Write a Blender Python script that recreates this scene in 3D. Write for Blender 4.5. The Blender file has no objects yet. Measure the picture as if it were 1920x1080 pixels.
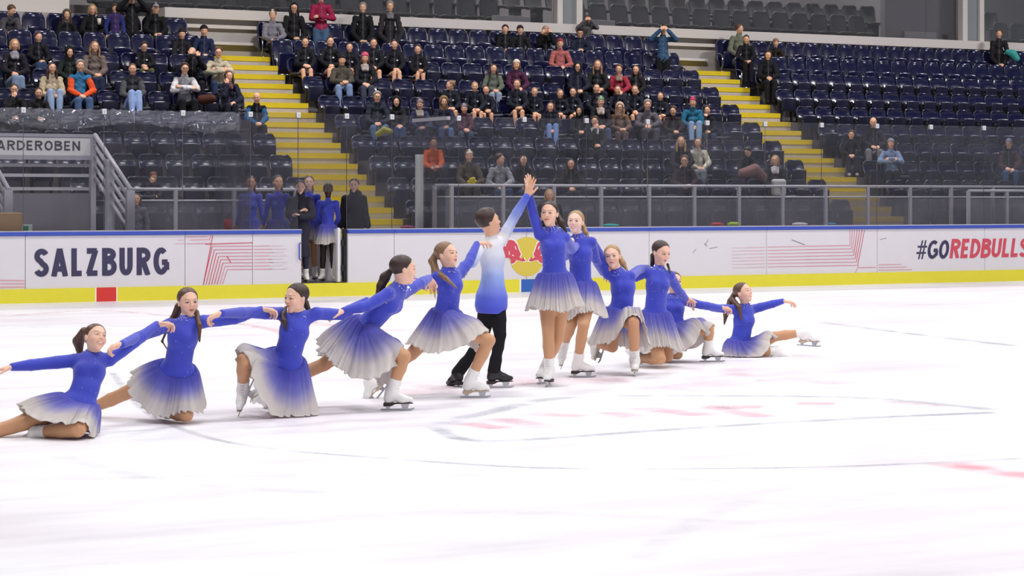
import bpy, bmesh, math, random
import numpy as np
from mathutils import Vector, Matrix
random.seed(7); RNG = np.random.default_rng(7)
SC = bpy.context.scene
COL = SC.collection
# ---------------------------------------------------------------- camera
F = 4200.0                       # focal length in pixels of a 1920 px wide frame
EYE = 1.65; HOR = 371.0
cd = bpy.data.cameras.new('camera'); cam = bpy.data.objects.new('camera', cd); COL.objects.link(cam)
cam.location = (0, 0, EYE); cam.rotation_euler = (math.pi/2, 0, 0)
cd.sensor_width = 36.0; cd.lens = F/1920*36.0
cd.shift_y = -(540-HOR)/1920.0
cd.clip_end = 300
SC.camera = cam
# ---------------------------------------------------------------- view, world, lamps
SC.view_settings.view_transform = 'Standard'; SC.view_settings.look = 'None'
SC.view_settings.gamma = 1.0; SC.view_settings.use_curve_mapping = False
SC.view_settings.exposure = 0.0
SC.cycles.use_denoising = True
SC.cycles.max_bounces = 8; SC.cycles.transparent_max_bounces = 24
SC.cycles.diffuse_bounces = 4; SC.cycles.glossy_bounces = 3; SC.cycles.transmission_bounces = 4
SC.cycles.caustics_reflective = False; SC.cycles.caustics_refractive = False
wd = bpy.data.worlds.new('hall_air'); SC.world = wd; wd.use_nodes = True
bg = wd.node_tree.nodes['Background']; bg.inputs['Color'].default_value = (0.80, 0.86, 1.0, 1); bg.inputs['Strength'].default_value = 0.22
TH = math.atan(F/7860.0); S_, C_ = math.sin(TH), math.cos(TH); Y0 = 39.15
U = Vector((C_, S_, 0)); N = Vector((-S_, C_, 0))
def W(s, w, z=0.0): return Vector((s*C_ - w*S_, Y0 + s*S_ + w*C_, z))
def s_of(px, w):
    a = (px-960)/F
    return (a*(Y0 + w*C_) + w*S_)/(C_ - a*S_)
def z_of(py, p): return EYE + (HOR-py)/F*p.y
FRAME = Matrix.Translation((0, Y0, 0)) @ Matrix.Rotation(TH, 4, 'Z')   # local x = along the boards, y = away from the ice
def area(name, loc, size, power, col=(1, 1, 1), rot=(0, 0, 0), spread=math.pi):
    l = bpy.data.lights.new(name, 'AREA'); l.shape = 'RECTANGLE'; l.size, l.size_y = size; l.energy = power; l.color = col; l.spread = spread
    o = bpy.data.objects.new(name, l); COL.objects.link(o); o.location = loc; o.rotation_euler = rot; return o
# rows of luminaires hanging over the ice (local frame of the rink: x along, y away from the ice)
ICE_P = 305.0
for sx in (-16, -8, 0, 8, 16):
    for wy in (-33, -26, -19, -12, -5):
        o = area('ice_lamp', (0, 0, 0), (2.6, 1.0), ICE_P, (1.0, 0.985, 0.99), spread=math.radians(150))
        o.matrix_world = FRAME @ Matrix.Translation((sx, wy, 10.5))
STAND_P = 520.0
for sx in (-8, 0, 8, 16, 24):
    o = area('stand_lamp', (0, 0, 0), (1.5, 0.35), STAND_P, (1.0, 0.95, 0.95), spread=math.radians(160))
    o.matrix_world = FRAME @ Matrix.Translation((sx, 5.5, 11.0)) @ Matrix.Rotation(math.radians(10), 4, 'X')
for sx in (-2, 4, 10, 16, 22):
    o = area('gallery_lamp', (0, 0, 0), (1.5, 0.3), 190.0, (1.0, 0.97, 0.94)); o.matrix_world = FRAME @ Matrix.Translation((sx, 15.3, 9.6))
# ---------------------------------------------------------------- materials
def srgb(c):
    if isinstance(c, str):
        c = c.lstrip('#'); c = [int(c[i:i+2], 16)/255 for i in (0, 2, 4)]
    return tuple((x/12.92 if x <= 0.04045 else ((x+0.055)/1.055)**2.4) for x in c)
_M = {}
def mat(name, col, rough=0.6, metal=0.0, spec=0.5, noise=0.0, nscale=20.0, coat=0.0, bump=0.0, bscale=60.0, trans=0.0):
    if name in _M: return _M[name]
    m = bpy.data.materials.new(name); m.use_nodes = True; nt = m.node_tree; b = nt.nodes['Principled BSDF']
    c = srgb(col) if isinstance(col, str) else col
    b.inputs['Base Color'].default_value = (*c[:3], 1); b.inputs['Roughness'].default_value = rough
    b.inputs['Metallic'].default_value = metal; b.inputs['Specular IOR Level'].default_value = spec
    b.inputs['Coat Weight'].default_value = coat
    if noise > 0:
        tc = nt.nodes.new('ShaderNodeTexCoord'); n = nt.nodes.new('ShaderNodeTexNoise'); n.inputs['Scale'].default_value = nscale; n.inputs['Detail'].default_value = 4
        mx = nt.nodes.new('ShaderNodeMix'); mx.data_type = 'RGBA'
        mx.inputs['A'].default_value = (*[x*(1-noise) for x in c[:3]], 1); mx.inputs['B'].default_value = (*[min(1, x*(1+noise)) for x in c[:3]], 1)
        nt.links.new(tc.outputs['Object'], n.inputs['Vector']); nt.links.new(n.outputs['Fac'], mx.inputs['Factor']); nt.links.new(mx.outputs['Result'], b.inputs['Base Color'])
    if bump > 0:
        tc = nt.nodes.new('ShaderNodeTexCoord'); n = nt.nodes.new('ShaderNodeTexNoise'); n.inputs['Scale'].default_value = bscale
        bp = nt.nodes.new('ShaderNodeBump'); bp.inputs['Strength'].default_value = bump; bp.inputs['Distance'].default_value = 0.01
        nt.links.new(tc.outputs['Object'], n.inputs['Vector']); nt.links.new(n.outputs['Fac'], bp.inputs['Height']); nt.links.new(bp.outputs['Normal'], b.inputs['Normal'])
    _M[name] = m; return m
def vmat(name, rough=0.7, spec=0.3, sheen=0.0, sss=0.0, bump=0.0, bscale=120.0, translucent=0.0, glitter=0.0):
    """colour comes from the mesh's own dye / paint attribute"""
    if name in _M: return _M[name]
    m = bpy.data.materials.new(name); m.use_nodes = True; nt = m.node_tree; b = nt.nodes['Principled BSDF']
    a = nt.nodes.new('ShaderNodeVertexColor'); a.layer_name = 'Dye'
    nt.links.new(a.outputs['Color'], b.inputs['Base Color'])
    b.inputs['Roughness'].default_value = rough; b.inputs['Specular IOR Level'].default_value = spec
    b.inputs['Sheen Weight'].default_value = sheen
    if sss > 0:
        b.inputs['Subsurface Weight'].default_value = sss; b.inputs['Subsurface Radius'].default_value = (0.012, 0.005, 0.003); b.inputs['Subsurface Scale'].default_value = 1.0
    tc = nt.nodes.new('ShaderNodeTexCoord')
    if bump > 0:
        n = nt.nodes.new('ShaderNodeTexNoise'); n.inputs['Scale'].default_value = bscale
        bp = nt.nodes.new('ShaderNodeBump'); bp.inputs['Strength'].default_value = bump; bp.inputs['Distance'].default_value = 0.01
        nt.links.new(tc.outputs['Object'], n.inputs['Vector']); nt.links.new(n.outputs['Fac'], bp.inputs['Height']); nt.links.new(bp.outputs['Normal'], b.inputs['Normal'])
    if translucent > 0:
        out = nt.nodes['Material Output']; t = nt.nodes.new('ShaderNodeBsdfTranslucent'); mx = nt.nodes.new('ShaderNodeMixShader'); mx.inputs[0].default_value = translucent
        nt.links.new(a.outputs['Color'], t.inputs['Color']); nt.links.new(b.outputs[0], mx.inputs[1]); nt.links.new(t.outputs[0], mx.inputs[2]); nt.links.new(mx.outputs[0], out.inputs['Surface'])
    _M[name] = m; return m
def glass_mat(name, tint=(0.93, 0.95, 0.96), haze=0.03, haze_col=(0.8, 0.82, 0.9), refl=1.0, rough=0.02, hazevar=0.0):
    if name in _M: return _M[name]
    m = bpy.data.materials.new(name); m.use_nodes = True; nt = m.node_tree; nt.nodes.clear()
    out = nt.nodes.new('ShaderNodeOutputMaterial'); tr = nt.nodes.new('ShaderNodeBsdfTransparent'); tr.inputs['Color'].default_value = (*tint, 1)
    gl = nt.nodes.new('ShaderNodeBsdfGlossy'); gl.inputs['Roughness'].default_value = rough
    fr = nt.nodes.new('ShaderNodeFresnel'); fr.inputs['IOR'].default_value = 1.45
    mu = nt.nodes.new('ShaderNodeMath'); mu.operation = 'MULTIPLY'; mu.inputs[1].default_value = refl
    m1 = nt.nodes.new('ShaderNodeMixShader'); m2 = nt.nodes.new('ShaderNodeMixShader')
    df = nt.nodes.new('ShaderNodeBsdfDiffuse'); df.inputs['Color'].default_value = (*haze_col, 1)
    nt.links.new(fr.outputs[0], mu.inputs[0]); nt.links.new(mu.outputs[0], m1.inputs[0]); nt.links.new(tr.outputs[0], m1.inputs[1]); nt.links.new(gl.outputs[0], m1.inputs[2])
    m2.inputs[0].default_value = haze
    if hazevar > 0:   # uneven milky haze mixed into the pane by noise
        tc = nt.nodes.new('ShaderNodeTexCoord'); n = nt.nodes.new('ShaderNodeTexNoise'); n.inputs['Scale'].default_value = 1.4; n.inputs['Detail'].default_value = 5
        mr = nt.nodes.new('ShaderNodeMapRange'); mr.inputs['From Min'].default_value = 0.35; mr.inputs['From Max'].default_value = 0.7; mr.inputs['To Min'].default_value = haze; mr.inputs['To Max'].default_value = haze+hazevar
        nt.links.new(tc.outputs['Object'], n.inputs['Vector']); nt.links.new(n.outputs['Fac'], mr.inputs['Value']); nt.links.new(mr.outputs[0], m2.inputs[0])
    nt.links.new(m1.outputs[0], m2.inputs[1]); nt.links.new(df.outputs[0], m2.inputs[2]); nt.links.new(m2.outputs[0], out.inputs['Surface'])
    _M[name] = m; return m
# ---------------------------------------------------------------- object helpers
def tag(o, label=None, cat=None, group=None, kind=None):
    if label: o['label'] = label
    if cat: o['category'] = cat
    if group: o['group'] = group
    if kind: o['kind'] = kind
    return o
def link(name, me, parent=None, m=None):
    o = bpy.data.objects.new(name, me); COL.objects.link(o)
    if parent is not None: o.parent = parent
    if m is not None:
        me.materials.clear() if len(me.materials) else None
        for x in (m if isinstance(m, (list, tuple)) else [m]): me.materials.append(x)
    return o
def empty(name, M, label=None, cat=None, group=None, kind=None):
    o = bpy.data.objects.new(name, None); COL.objects.link(o); o.matrix_world = M; o.empty_display_size = 0.2
    return tag(o, label, cat, group, kind)
class MB:
    """collects simple solids in local coordinates and links them as ONE mesh"""
    def __init__(s): s.bm = bmesh.new()
    def box(s, lo, hi, mi=0, M=None):
        x0, y0, z0 = lo; x1, y1, z1 = hi
        vs = [s.bm.verts.new(p) for p in ((x0, y0, z0), (x1, y0, z0), (x1, y1, z0), (x0, y1, z0), (x0, y0, z1), (x1, y0, z1), (x1, y1, z1), (x0, y1, z1))]
        for f in ((0, 3, 2, 1), (4, 5, 6, 7), (0, 1, 5, 4), (1, 2, 6, 5), (2, 3, 7, 6), (3, 0, 4, 7)):
            fc = s.bm.faces.new([vs[i] for i in f]); fc.material_index = mi
        if M is not None:
            for v in vs: v.co = M @ v.co
        return s
    def tube(s, pts, r, seg=10, mi=0, caps=True, closed=False):
        pts = [Vector(p) for p in pts]; n = len(pts); rr = r if hasattr(r, '__len__') else [r]*n; rings = []; up = None
        for i, p in enumerate(pts):
            a = pts[(i-1) % n] if (i > 0 or closed) else p; b = pts[(i+1) % n] if (i < n-1 or closed) else p
            t = (b-a).normalized()
            if up is None: up = t.orthogonal().normalized()
            up = (up - t*up.dot(t)).normalized(); v = t.cross(up)
            rings.append([s.bm.verts.new(p + (up*math.cos(k*2*math.pi/seg) + v*math.sin(k*2*math.pi/seg))*rr[i]) for k in range(seg)])
        for i in range(n if closed else n-1):
            A, B = rings[i], rings[(i+1) % n]
            for k in range(seg):
                f = s.bm.faces.new((A[k], A[(k+1) % seg], B[(k+1) % seg], B[k])); f.material_index = mi; f.smooth = True
        if caps and not closed:
            for R in (rings[0][::-1], rings[-1]):
                f = s.bm.faces.new(R); f.material_index = mi
        return s
    def prism(s, poly, y0, y1, mi=0):
        """poly in x,z, extruded along y"""
        A = [s.bm.verts.new((x, y0, z)) for x, z in poly]; B = [s.bm.verts.new((x, y1, z)) for x, z in poly]; n = len(poly)
        for f in (A, B[::-1]):
            fc = s.bm.faces.new(f); fc.material_index = mi
        for k in range(n):
            fc = s.bm.faces.new((A[k], B[k], B[(k+1) % n], A[(k+1) % n])); fc.material_index = mi
        return s
    def grid(s, P, mi=0, smooth=True):
        """P[i][j] points"""
        V = [[s.bm.verts.new(p) for p in row] for row in P]
        for i in range(len(V)-1):
            for j in range(len(V[0])-1):
                f = s.bm.faces.new((V[i][j], V[i][j+1], V[i+1][j+1], V[i+1][j])); f.material_index = mi; f.smooth = smooth
        return s
    def build(s, name, m, parent=None, bevel=0.0, M=None, solid=0.0, subsurf=0):
        bmesh.ops.recalc_face_normals(s.bm, faces=s.bm.faces)
        me = bpy.data.meshes.new(name); s.bm.to_mesh(me); s.bm.free()
        o = link(name, me, parent, m)
        if M is not None: o.matrix_world = M
        if solid: md = o.modifiers.new('thickness', 'SOLIDIFY'); md.thickness = solid; md.offset = 0
        if bevel: md = o.modifiers.new('edge', 'BEVEL'); md.width = bevel; md.segments = 2; md.limit_method = 'ANGLE'
        if subsurf: md = o.modifiers.new('smooth', 'SUBSURF'); md.levels = subsurf; md.render_levels = subsurf
        return o
def dup(root, M=None, label=None, group=None, skip=()):
    r = root.copy(); COL.objects.link(r)
    if M is not None: r.matrix_world = M
    if label: r['label'] = label
    if group: r['group'] = group
    for ch in list(root.children):
        if ch.name.split('.')[0] in skip: continue
        c = ch.copy(); COL.objects.link(c); c.parent = r
        for g in list(ch.children):
            d = g.copy(); COL.objects.link(d); d.parent = c
    return r
def at(s, w, z=0.0, rz=0.0): return FRAME @ Matrix.Translation((s, w, z)) @ Matrix.Rotation(rz, 4, 'Z')
def ordinal(n):
    n += 1; o1 = ['', 'first', 'second', 'third', 'fourth', 'fifth', 'sixth', 'seventh', 'eighth', 'ninth', 'tenth', 'eleventh', 'twelfth', 'thirteenth', 'fourteenth', 'fifteenth', 'sixteenth', 'seventeenth', 'eighteenth', 'nineteenth']
    if n < 20: return o1[n]
    t = {2: 'twent', 3: 'thirt', 4: 'fort', 5: 'fift'}[n//10]
    return t+'ieth' if n % 10 == 0 else t+'y-'+o1[n % 10]
# ================================================================= SETTING
def ground(px, py, z=0.0):
    Y = F*(EYE-z)/(py-HOR); return Vector(((px-960)/F*Y, Y, z))
# ---- ice
def ice_material():
    m = bpy.data.materials.new('ice'); m.use_nodes = True; nt = m.node_tree; b = nt.nodes['Principled BSDF']
    tc = nt.nodes.new('ShaderNodeTexCoord')
    mp = nt.nodes.new('ShaderNodeMapping'); mp.inputs['Scale'].default_value = (0.22, 1.1, 1.0); mp.inputs['Rotation'].default_value = (0, 0, -TH*0.4)
    n = nt.nodes.new('ShaderNodeTexNoise'); n.inputs['Scale'].default_value = 1.6; n.inputs['Detail'].default_value = 6; n.inputs['Roughness'].default_value = 0.6
    cr = nt.nodes.new('ShaderNodeValToRGB'); e = cr.color_ramp.elements
    e[0].position = 0.30; e[0].color = (*srgb('e4e1e6'), 1); e[1].position = 0.55; e[1].color = (*srgb('f7f6f9'), 1)
    n2 = nt.nodes.new('ShaderNodeTexNoise'); n2.inputs['Scale'].default_value = 0.25; n2.inputs['Detail'].default_value = 3
    mx = nt.nodes.new('ShaderNodeMix'); mx.data_type = 'RGBA'; mx.blend_type = 'MULTIPLY'; mx.inputs['Factor'].default_value = 1.0
    cr2 = nt.nodes.new('ShaderNodeValToRGB'); f = cr2.color_ramp.elements
    f[0].position = 0.35; f[0].color = (*srgb('f3eef1'), 1); f[1].position = 0.6; f[1].color = (1, 1, 1, 1)
    L = nt.links.new
    L(tc.outputs['Object'], mp.inputs['Vector']); L(mp.outputs[0], n.inputs['Vector']); L(n.outputs['Fac'], cr.inputs[0])
    L(tc.outputs['Object'], n2.inputs['Vector']); L(n2.outputs['Fac'], cr2.inputs[0])
    L(cr.outputs[0], mx.inputs['A']); L(cr2.outputs[0], mx.inputs['B']); L(mx.outputs['Result'], b.inputs['Base Color'])
    b.inputs['Roughness'].default_value = 0.36; b.inputs['Specular IOR Level'].default_value = 0.25
    n3 = nt.nodes.new('ShaderNodeTexNoise'); n3.inputs['Scale'].default_value = 9; n3.inputs['Detail'].default_value = 8
    mp2 = nt.nodes.new('ShaderNodeMapping'); mp2.inputs['Scale'].default_value = (0.5, 2.0, 1); L(tc.outputs['Object'], mp2.inputs['Vector']); L(mp2.outputs[0], n3.inputs['Vector'])
    bp = nt.nodes.new('ShaderNodeBump'); bp.inputs['Strength'].default_value = 0.10; bp.inputs['Distance'].default_value = 0.01
    L(n3.outputs['Fac'], bp.inputs['Height']); L(bp.outputs[0], b.inputs['Normal'])
    return m
ICE = ice_material()
b = MB(); b.box((-40, -36, -0.3), (45, 0.02, 0.0)); floor_ice = b.build('floor', ICE, M=FRAME); tag(floor_ice, kind='structure')
def mark_material():
    m = bpy.data.materials.new('ice_paint'); m.use_nodes = True; nt = m.node_tree; nt.nodes.clear()
    out = nt.nodes.new('ShaderNodeOutputMaterial'); a = nt.nodes.new('ShaderNodeVertexColor'); a.layer_name = 'Dye'
    p = nt.nodes.new('ShaderNodeBsdfPrincipled'); p.inputs['Roughness'].default_value = 0.4; p.inputs['Specular IOR Level'].default_value = 0.25
    t = nt.nodes.new('ShaderNodeBsdfTransparent'); mx = nt.nodes.new('ShaderNodeMixShader')
    tc = nt.nodes.new('ShaderNodeTexCoord'); n = nt.nodes.new('ShaderNodeTexNoise'); n.inputs['Scale'].default_value = 2.2; n.inputs['Detail'].default_value = 5
    mr = nt.nodes.new('ShaderNodeMapRange'); mr.inputs['From Min'].default_value = 0.3; mr.inputs['From Max'].default_value = 0.65
    mu = nt.nodes.new('ShaderNodeMath'); mu.operation = 'MULTIPLY'
    L = nt.links.new
    L(a.outputs['Color'], p.inputs['Base Color']); L(tc.outputs['Object'], n.inputs['Vector']); L(n.outputs['Fac'], mr.inputs['Value'])
    L(mr.outputs[0], mu.inputs[0]); L(a.outputs['Alpha'], mu.inputs[1]); L(mu.outputs[0], mx.inputs[0]); L(t.outputs[0], mx.inputs[1]); L(p.outputs[0], mx.inputs[2]); L(mx.outputs[0], out.inputs['Surface'])
    return m
ICEPAINT = mark_material()
def dye_mesh(name, verts, faces, cols, m, parent=None, smooth=True):
    me = bpy.data.meshes.new(name); me.from_pydata([tuple(v) for v in verts], [], faces); me.update()
    at_ = me.color_attributes.new('Dye', 'FLOAT_COLOR', 'POINT')
    c = np.ones((len(verts), 4), np.float32); cc = np.asarray(cols, np.float32); c[:, :cc.shape[1]] = cc
    at_.data.foreach_set('color', c.ravel())
    if smooth: me.polygons.foreach_set('use_smooth', [True]*len(me.polygons))
    return link(name, me, parent, m)
def ice_band(name, pts_px, width, col, alpha, z=0.0015, soft=0.6):
    """a soft painted line under the ice through ground points"""
    P = [ground(*p) for p in pts_px]; Q = []
    for i in range(len(P)-1):
        k = 8
        for j in range(k):
            t = j/k; p0 = P[max(i-1, 0)]; p1 = P[i]; p2 = P[i+1]; p3 = P[min(i+2, len(P)-1)]
            Q.append(0.5*((2*p1)+(p2-p0)*t+(2*p0-5*p1+4*p2-p3)*t*t+(3*p1-p0-3*p2+p3)*t**3))
    Q.append(P[-1]); V = []; Fc = []; Cc = []
    prof = [(-0.5-soft, 0), (-0.35, 1), (0.35, 1), (0.5+soft, 0)]
    c = srgb(col)
    for i, q in enumerate(Q):
        a = Q[max(i-1, 0)]; d = Q[min(i+1, len(Q)-1)]; t = (d-a).normalized(); n = Vector((-t.y, t.x, 0))
        e = 1.0 if 1 < i < len(Q)-2 else 0.0
        for o_, al in prof: V.append((q+n*o_*width) + Vector((0, 0, z))); Cc.append((*c, al*alpha*e))
    for i in range(len(Q)-1):
        for j in range(3): Fc.append((i*4+j, i*4+j+1, i*4+4+j+1, i*4+4+j))
    o = dye_mesh(name, [(FRAME.inverted() @ v) for v in V], Fc, Cc, ICEPAINT); o.parent = floor_ice
    return o
ice_band('painted_circle', [(205, 690), (260, 760), (350, 808), (480, 838), (700, 858), (1000, 877), (1300, 879), (1600, 874), (1960, 858)], 0.045, 'a4a9b2', 0.42)
ice_band('painted_line', [(1520, 602), (1700, 625), (1960, 655)], 0.10, 'a9afb8', 0.55)
ice_band('painted_line', [(1770, 866), (1850, 880), (1980, 898)], 0.20, 'e8a0aa', 0.7)
ice_band('painted_line', [(530, 600), (640, 612), (760, 622)], 0.25, 'e9bcc6', 0.6)
ice_band('painted_line', [(0, 594), (200, 583), (480, 612), (560, 640)], 0.12, 'e6b9c2', 0.5)
ice_band('painted_frame', [(812, 797), (905, 827), (1250, 806), (1600, 785), (1900, 772)], 0.085, 'aeb3bb', 0.6)
ice_band('painted_frame', [(812, 797), (920, 772), (1060, 746), (1350, 742), (1640, 748), (1900, 772)], 0.11, 'c2c6cc', 0.6)
for pts, w_, a_ in (([(860, 792), (960, 806)], .16, .7), ([(915, 782), (1050, 806)], .16, .7), ([(975, 774), (1110, 783)], .18, .7), ([(1120, 770), (1250, 792)], .16, .7), ([(1180, 762), (1350, 783)], .2, .7), ([(1320, 760), (1450, 786)], .18, .7), ([(1300, 762), (1450, 764)], .16, .7), ([(1480, 756), (1580, 757)], .16, .6), ([(1640, 752), (1790, 764)], .13, .5), ([(800, 735), (1000, 716), (1200, 712)], .5, .38), ([(1240, 738), (1400, 708), (1640, 722)], .5, .38), ([(1300, 700), (1500, 690)], .6, .35), ([(560, 700), (700, 715), (830, 745)], .5, .3)):
    ice_band('painted_letter', pts, w_, 'e6bcc4', a_*0.9)
for pts in ([(0, 900), (700, 890), (1500, 905)], [(300, 980), (900, 960), (1500, 985)], [(1180, 1060), (1300, 980), (1500, 900)], [(100, 850), (300, 900), (700, 930)], [(1300, 560), (1600, 572), (1920, 566)], [(0, 610), (300, 620), (700, 600)], [(600, 655), (1000, 662), (1500, 655)]):
    ice_band('skate_track', pts, 0.10, 'cfd1d8', 0.20)
# ---- floor behind the boards, hall shell
M_FLOOR = mat('rubber_floor', '5a5560', 0.8, noise=0.25, nscale=30)
M_CONC = mat('pale_concrete', 'aba6ac', 0.8, noise=0.12, nscale=8)
M_CONC_D = mat('terrace_concrete', '6b6668', 0.85, noise=0.2, nscale=6)
M_WALLW = mat('white_wall_paint', 'c9c4c0', 0.7)
M_WALLG = mat('grey_wall_panel', 'a8a3a1', 0.6, noise=0.06, nscale=3)
M_YEL = mat('step_yellow', 'cdb712', 0.6, noise=0.08, nscale=20)
M_STEEL = mat('galvanised_rail', 'b9b8bf', 0.45, metal=0.15)
M_STEEL_W = mat('white_metal', 'cfccd0', 0.5)
M_DARK = mat('black_rubber', '17161a', 0.6)
def sbox(name, lo, hi, m, label=None, cat=None, kind='structure', bevel=0.0):
    o = MB().box(lo, hi).build(name, m, M=FRAME, bevel=bevel); return tag(o, label, cat, kind=kind)
sbox('floor_bench', (-40, 0.13, -0.3), (45, 3.81, 0.22), M_FLOOR)
# ---- terraces (one stepped mass per block) and the stair flights
W0, D_, Z0, R_ = 4.66, 0.85, 1.238, 0.439
ZDROP = 0.26
def tz(i): return Z0 + R_*i - (ZDROP if i >= 7 else 0)
def tw(i): return W0 + D_*i
def terrace(name, s0, s1):
    poly = [(3.45, 0.21), (3.45, tz(-1))]
    for i in range(-1, 9):
        if i > -1: poly.append((tw(i), tz(i)))
        poly.append((tw(i+1) if i < 8 else 12.6, tz(i)))
    poly.append((12.6, 0.21)); b = MB()
    A = [b.bm.verts.new((s0, y, z)) for y, z in poly]; B = [b.bm.verts.new((s1, y, z)) for y, z in poly]; n = len(poly)
    b.bm.faces.new(A); b.bm.faces.new(B[::-1])
    for k in range(n): b.bm.faces.new((A[k], B[k], B[(k+1) % n], A[(k+1) % n]))
    return tag(b.build(name, M_CONC_D, M=FRAME), kind='structure')
LS0, LS1, MS0, MS1, RS0 = -14.0, -1.52, 0.095, 10.68, 12.2
terrace('terrace_left', LS0, LS1); terrace('terrace_middle', MS0, MS1); terrace('terrace_right', RS0, 30.0)
def stair(name, s0, s1):
    b = MB(); nst = 22
    for k in range(-5, 17):
        w = W0 + k*D_/2; z = Z0 + k*R_/2
        b.box((s0, w, max(0.0, z-0.45)), (s1, w+D_/2+0.02 if k < 16 else 12.6, z-0.105), 0)
        b.box((s0, w-0.012, z-0.105), (s1, w+D_/2+0.02 if k < 16 else 12.6, z), 1)
    o = b.build(name, [M_CONC, M_YEL], M=FRAME); return tag(o, kind='structure')
stair('stair_left', LS1, MS0); stair('stair_right', MS1, RS0)
# ---- rear wall of the bowl, white parapet, upper gallery behind glass
sbox('wall_rear', (LS0, 12.6, 0.2), (30, 12.8, 5.63), M_WALLG)
sbox('trim_1', (-2.2+0.2, 12.42, 5.62), (30, 13.2, 5.84), M_WALLW)          # white parapet band
sbox('trim_2', (LS1, 12.50, 5.42), (MS0+0.3, 12.6, 5.50), M_WALLW)
sbox('trim_3', (LS1-.3, 12.45, 5.06), (MS0, 12.62, 5.12), M_STEEL_W)
sbox('trim_4', (MS1-.1, 12.50, 5.42), (RS0+0.3, 12.6, 5.50), M_WALLW)
sbox('trim_5', (MS1-.1, 12.45, 5.06), (RS0, 12.62, 5.12), M_STEEL_W)
sbox('wall_gallery', (-14, 12.75, 5.0), (-4.05, 13.0, 9.0), mat('gallery_wall_white', 'd6d0ca', 0.8))  # gallery end wall in its own plain white paint
sbox('floor_gallery', (-14, 13.0, 5.3), (40, 20, 5.60), M_CONC_D)
sbox('wall_gallery_rear', (-14, 17.6, 5.6), (40, 17.8, 10), mat('gallery_wall', '6e6b6e', 0.8))
sbox('gallery_riser', (-4, 14.6, 5.6), (40, 17.6, 6.0), mat('gallery_step', '8a8788', 0.8))
sbox('ceiling', (-42, -38, 13.0), (47, 22, 13.3), mat('hall_ceiling', '3a3b40', 0.9))
for i, (a, c) in enumerate(((1040, 1050), (1076, 1087), (1799, 1808), (1831, 1839))):
    s0, s1 = s_of(a, 13.0), s_of(c, 13.0)
    sbox('column_edge', (s0, 12.86, 5.84), (s1, 13.14, 10), M_WALLW)
for a, c in ((1050, 1076), (1808, 1831)):
    sbox('wall_column', (s_of(a, 13.05), 12.95, 5.84), (s_of(c, 13.05), 13.35, 10), mat('column_grey', '7c8488', 0.6))
for k, (a, c) in enumerate(((1655, 1799),)):
    sbox('wall_gallery_panel', (s_of(a, 13.6), 13.5, 5.6), (s_of(c, 13.6), 13.7, 10), mat('gallery_panel', '6f6c70', 0.7))
GG = glass_mat('gallery_glass', tint=(0.92, 0.92, 0.93), haze=0.015, haze_col=(.6, .6, .62), refl=1.4)
edges = [166, 420, 575, 745, 900, 1040]; e2 = [1087, 1217, 1370, 1520, 1735, 1799]; e3 = [1839, 1990]
n_ = 0
for E in (edges, e2, e3):
    for a, c in zip(E[:-1], E[1:]):
        n_ += 1
        o = MB().box((s_of(a, 13.1)+.01, 13.06, 5.84), (s_of(c, 13.1)-.01, 13.08, 10)).build('window_%d' % n_, GG, M=FRAME); tag(o, kind='structure')
# bright end wall far left behind the side stand
sbox('wall_left', (-14.2, 3.4, 0.2), (-14.0, 20, 10), M_WALLG)
# ---- rink boards
BH = 1.128
M_BOARD = mat('board_white', 'dcd8dd', 0.35, noise=0.03, nscale=3, spec=0.35)
M_KICK = mat('kick_yellow', 'e4da38', 0.35, noise=0.04, nscale=6)
M_CAP = mat('cap_blue', '3a52b4', 0.35)
M_NAVY = mat('print_navy', '3a3656', 0.45); M_RED = mat('print_red', 'cf4a5c', 0.45); M_YD = mat('print_yellow', 'd8c24a', 0.45)
M_PINK = mat('print_pink', 'd98a9b', 0.45); M_KR = mat('kick_red', 'd6352f', 0.4); M_KB = mat('kick_blue', '2f63b4', 0.4); M_WHITEP = mat('print_white', 'f0edee', 0.45)
M_PINKL = mat('print_pale_pink', 'e6b9c2', 0.5); M_PINKM = mat('print_mid_pink', 'df9fac', 0.5); M_SCUFF = mat('scuff_grey', '8f8d96', 0.6); M_PINKF = mat('print_faint_pink', 'dfc9d0', 0.5)
def board(s0, s1, label, group=None):
    o = MB().box((s0+.004, 0, 0), (s1-.004, 0.10, BH-0.075)).build('rink_board', M_BOARD, M=FRAME, bevel=0.004)
    tag(o, label, 'rink board', group)
    k = MB().box((s0, -0.022, 0), (s1, 0.0, 0.222)).build('kick_plate', M_KICK, o); k.matrix_world = FRAME
    c = MB().box((s0, -0.03, BH-0.075), (s1, 0.12, BH-0.012)).build('cap_rail', M_CAP, o, bevel=0.01); c.matrix_world = FRAME
    c = MB().box((s0, -0.01, BH-0.012), (s1, 0.11, BH)).build('glass_sill', M_STEEL_W, o); c.matrix_world = FRAME
    for ss in (s0+.12, s1-.12):
        for z in (.34, .86):
            pass
    return o
BD = {}
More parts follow.
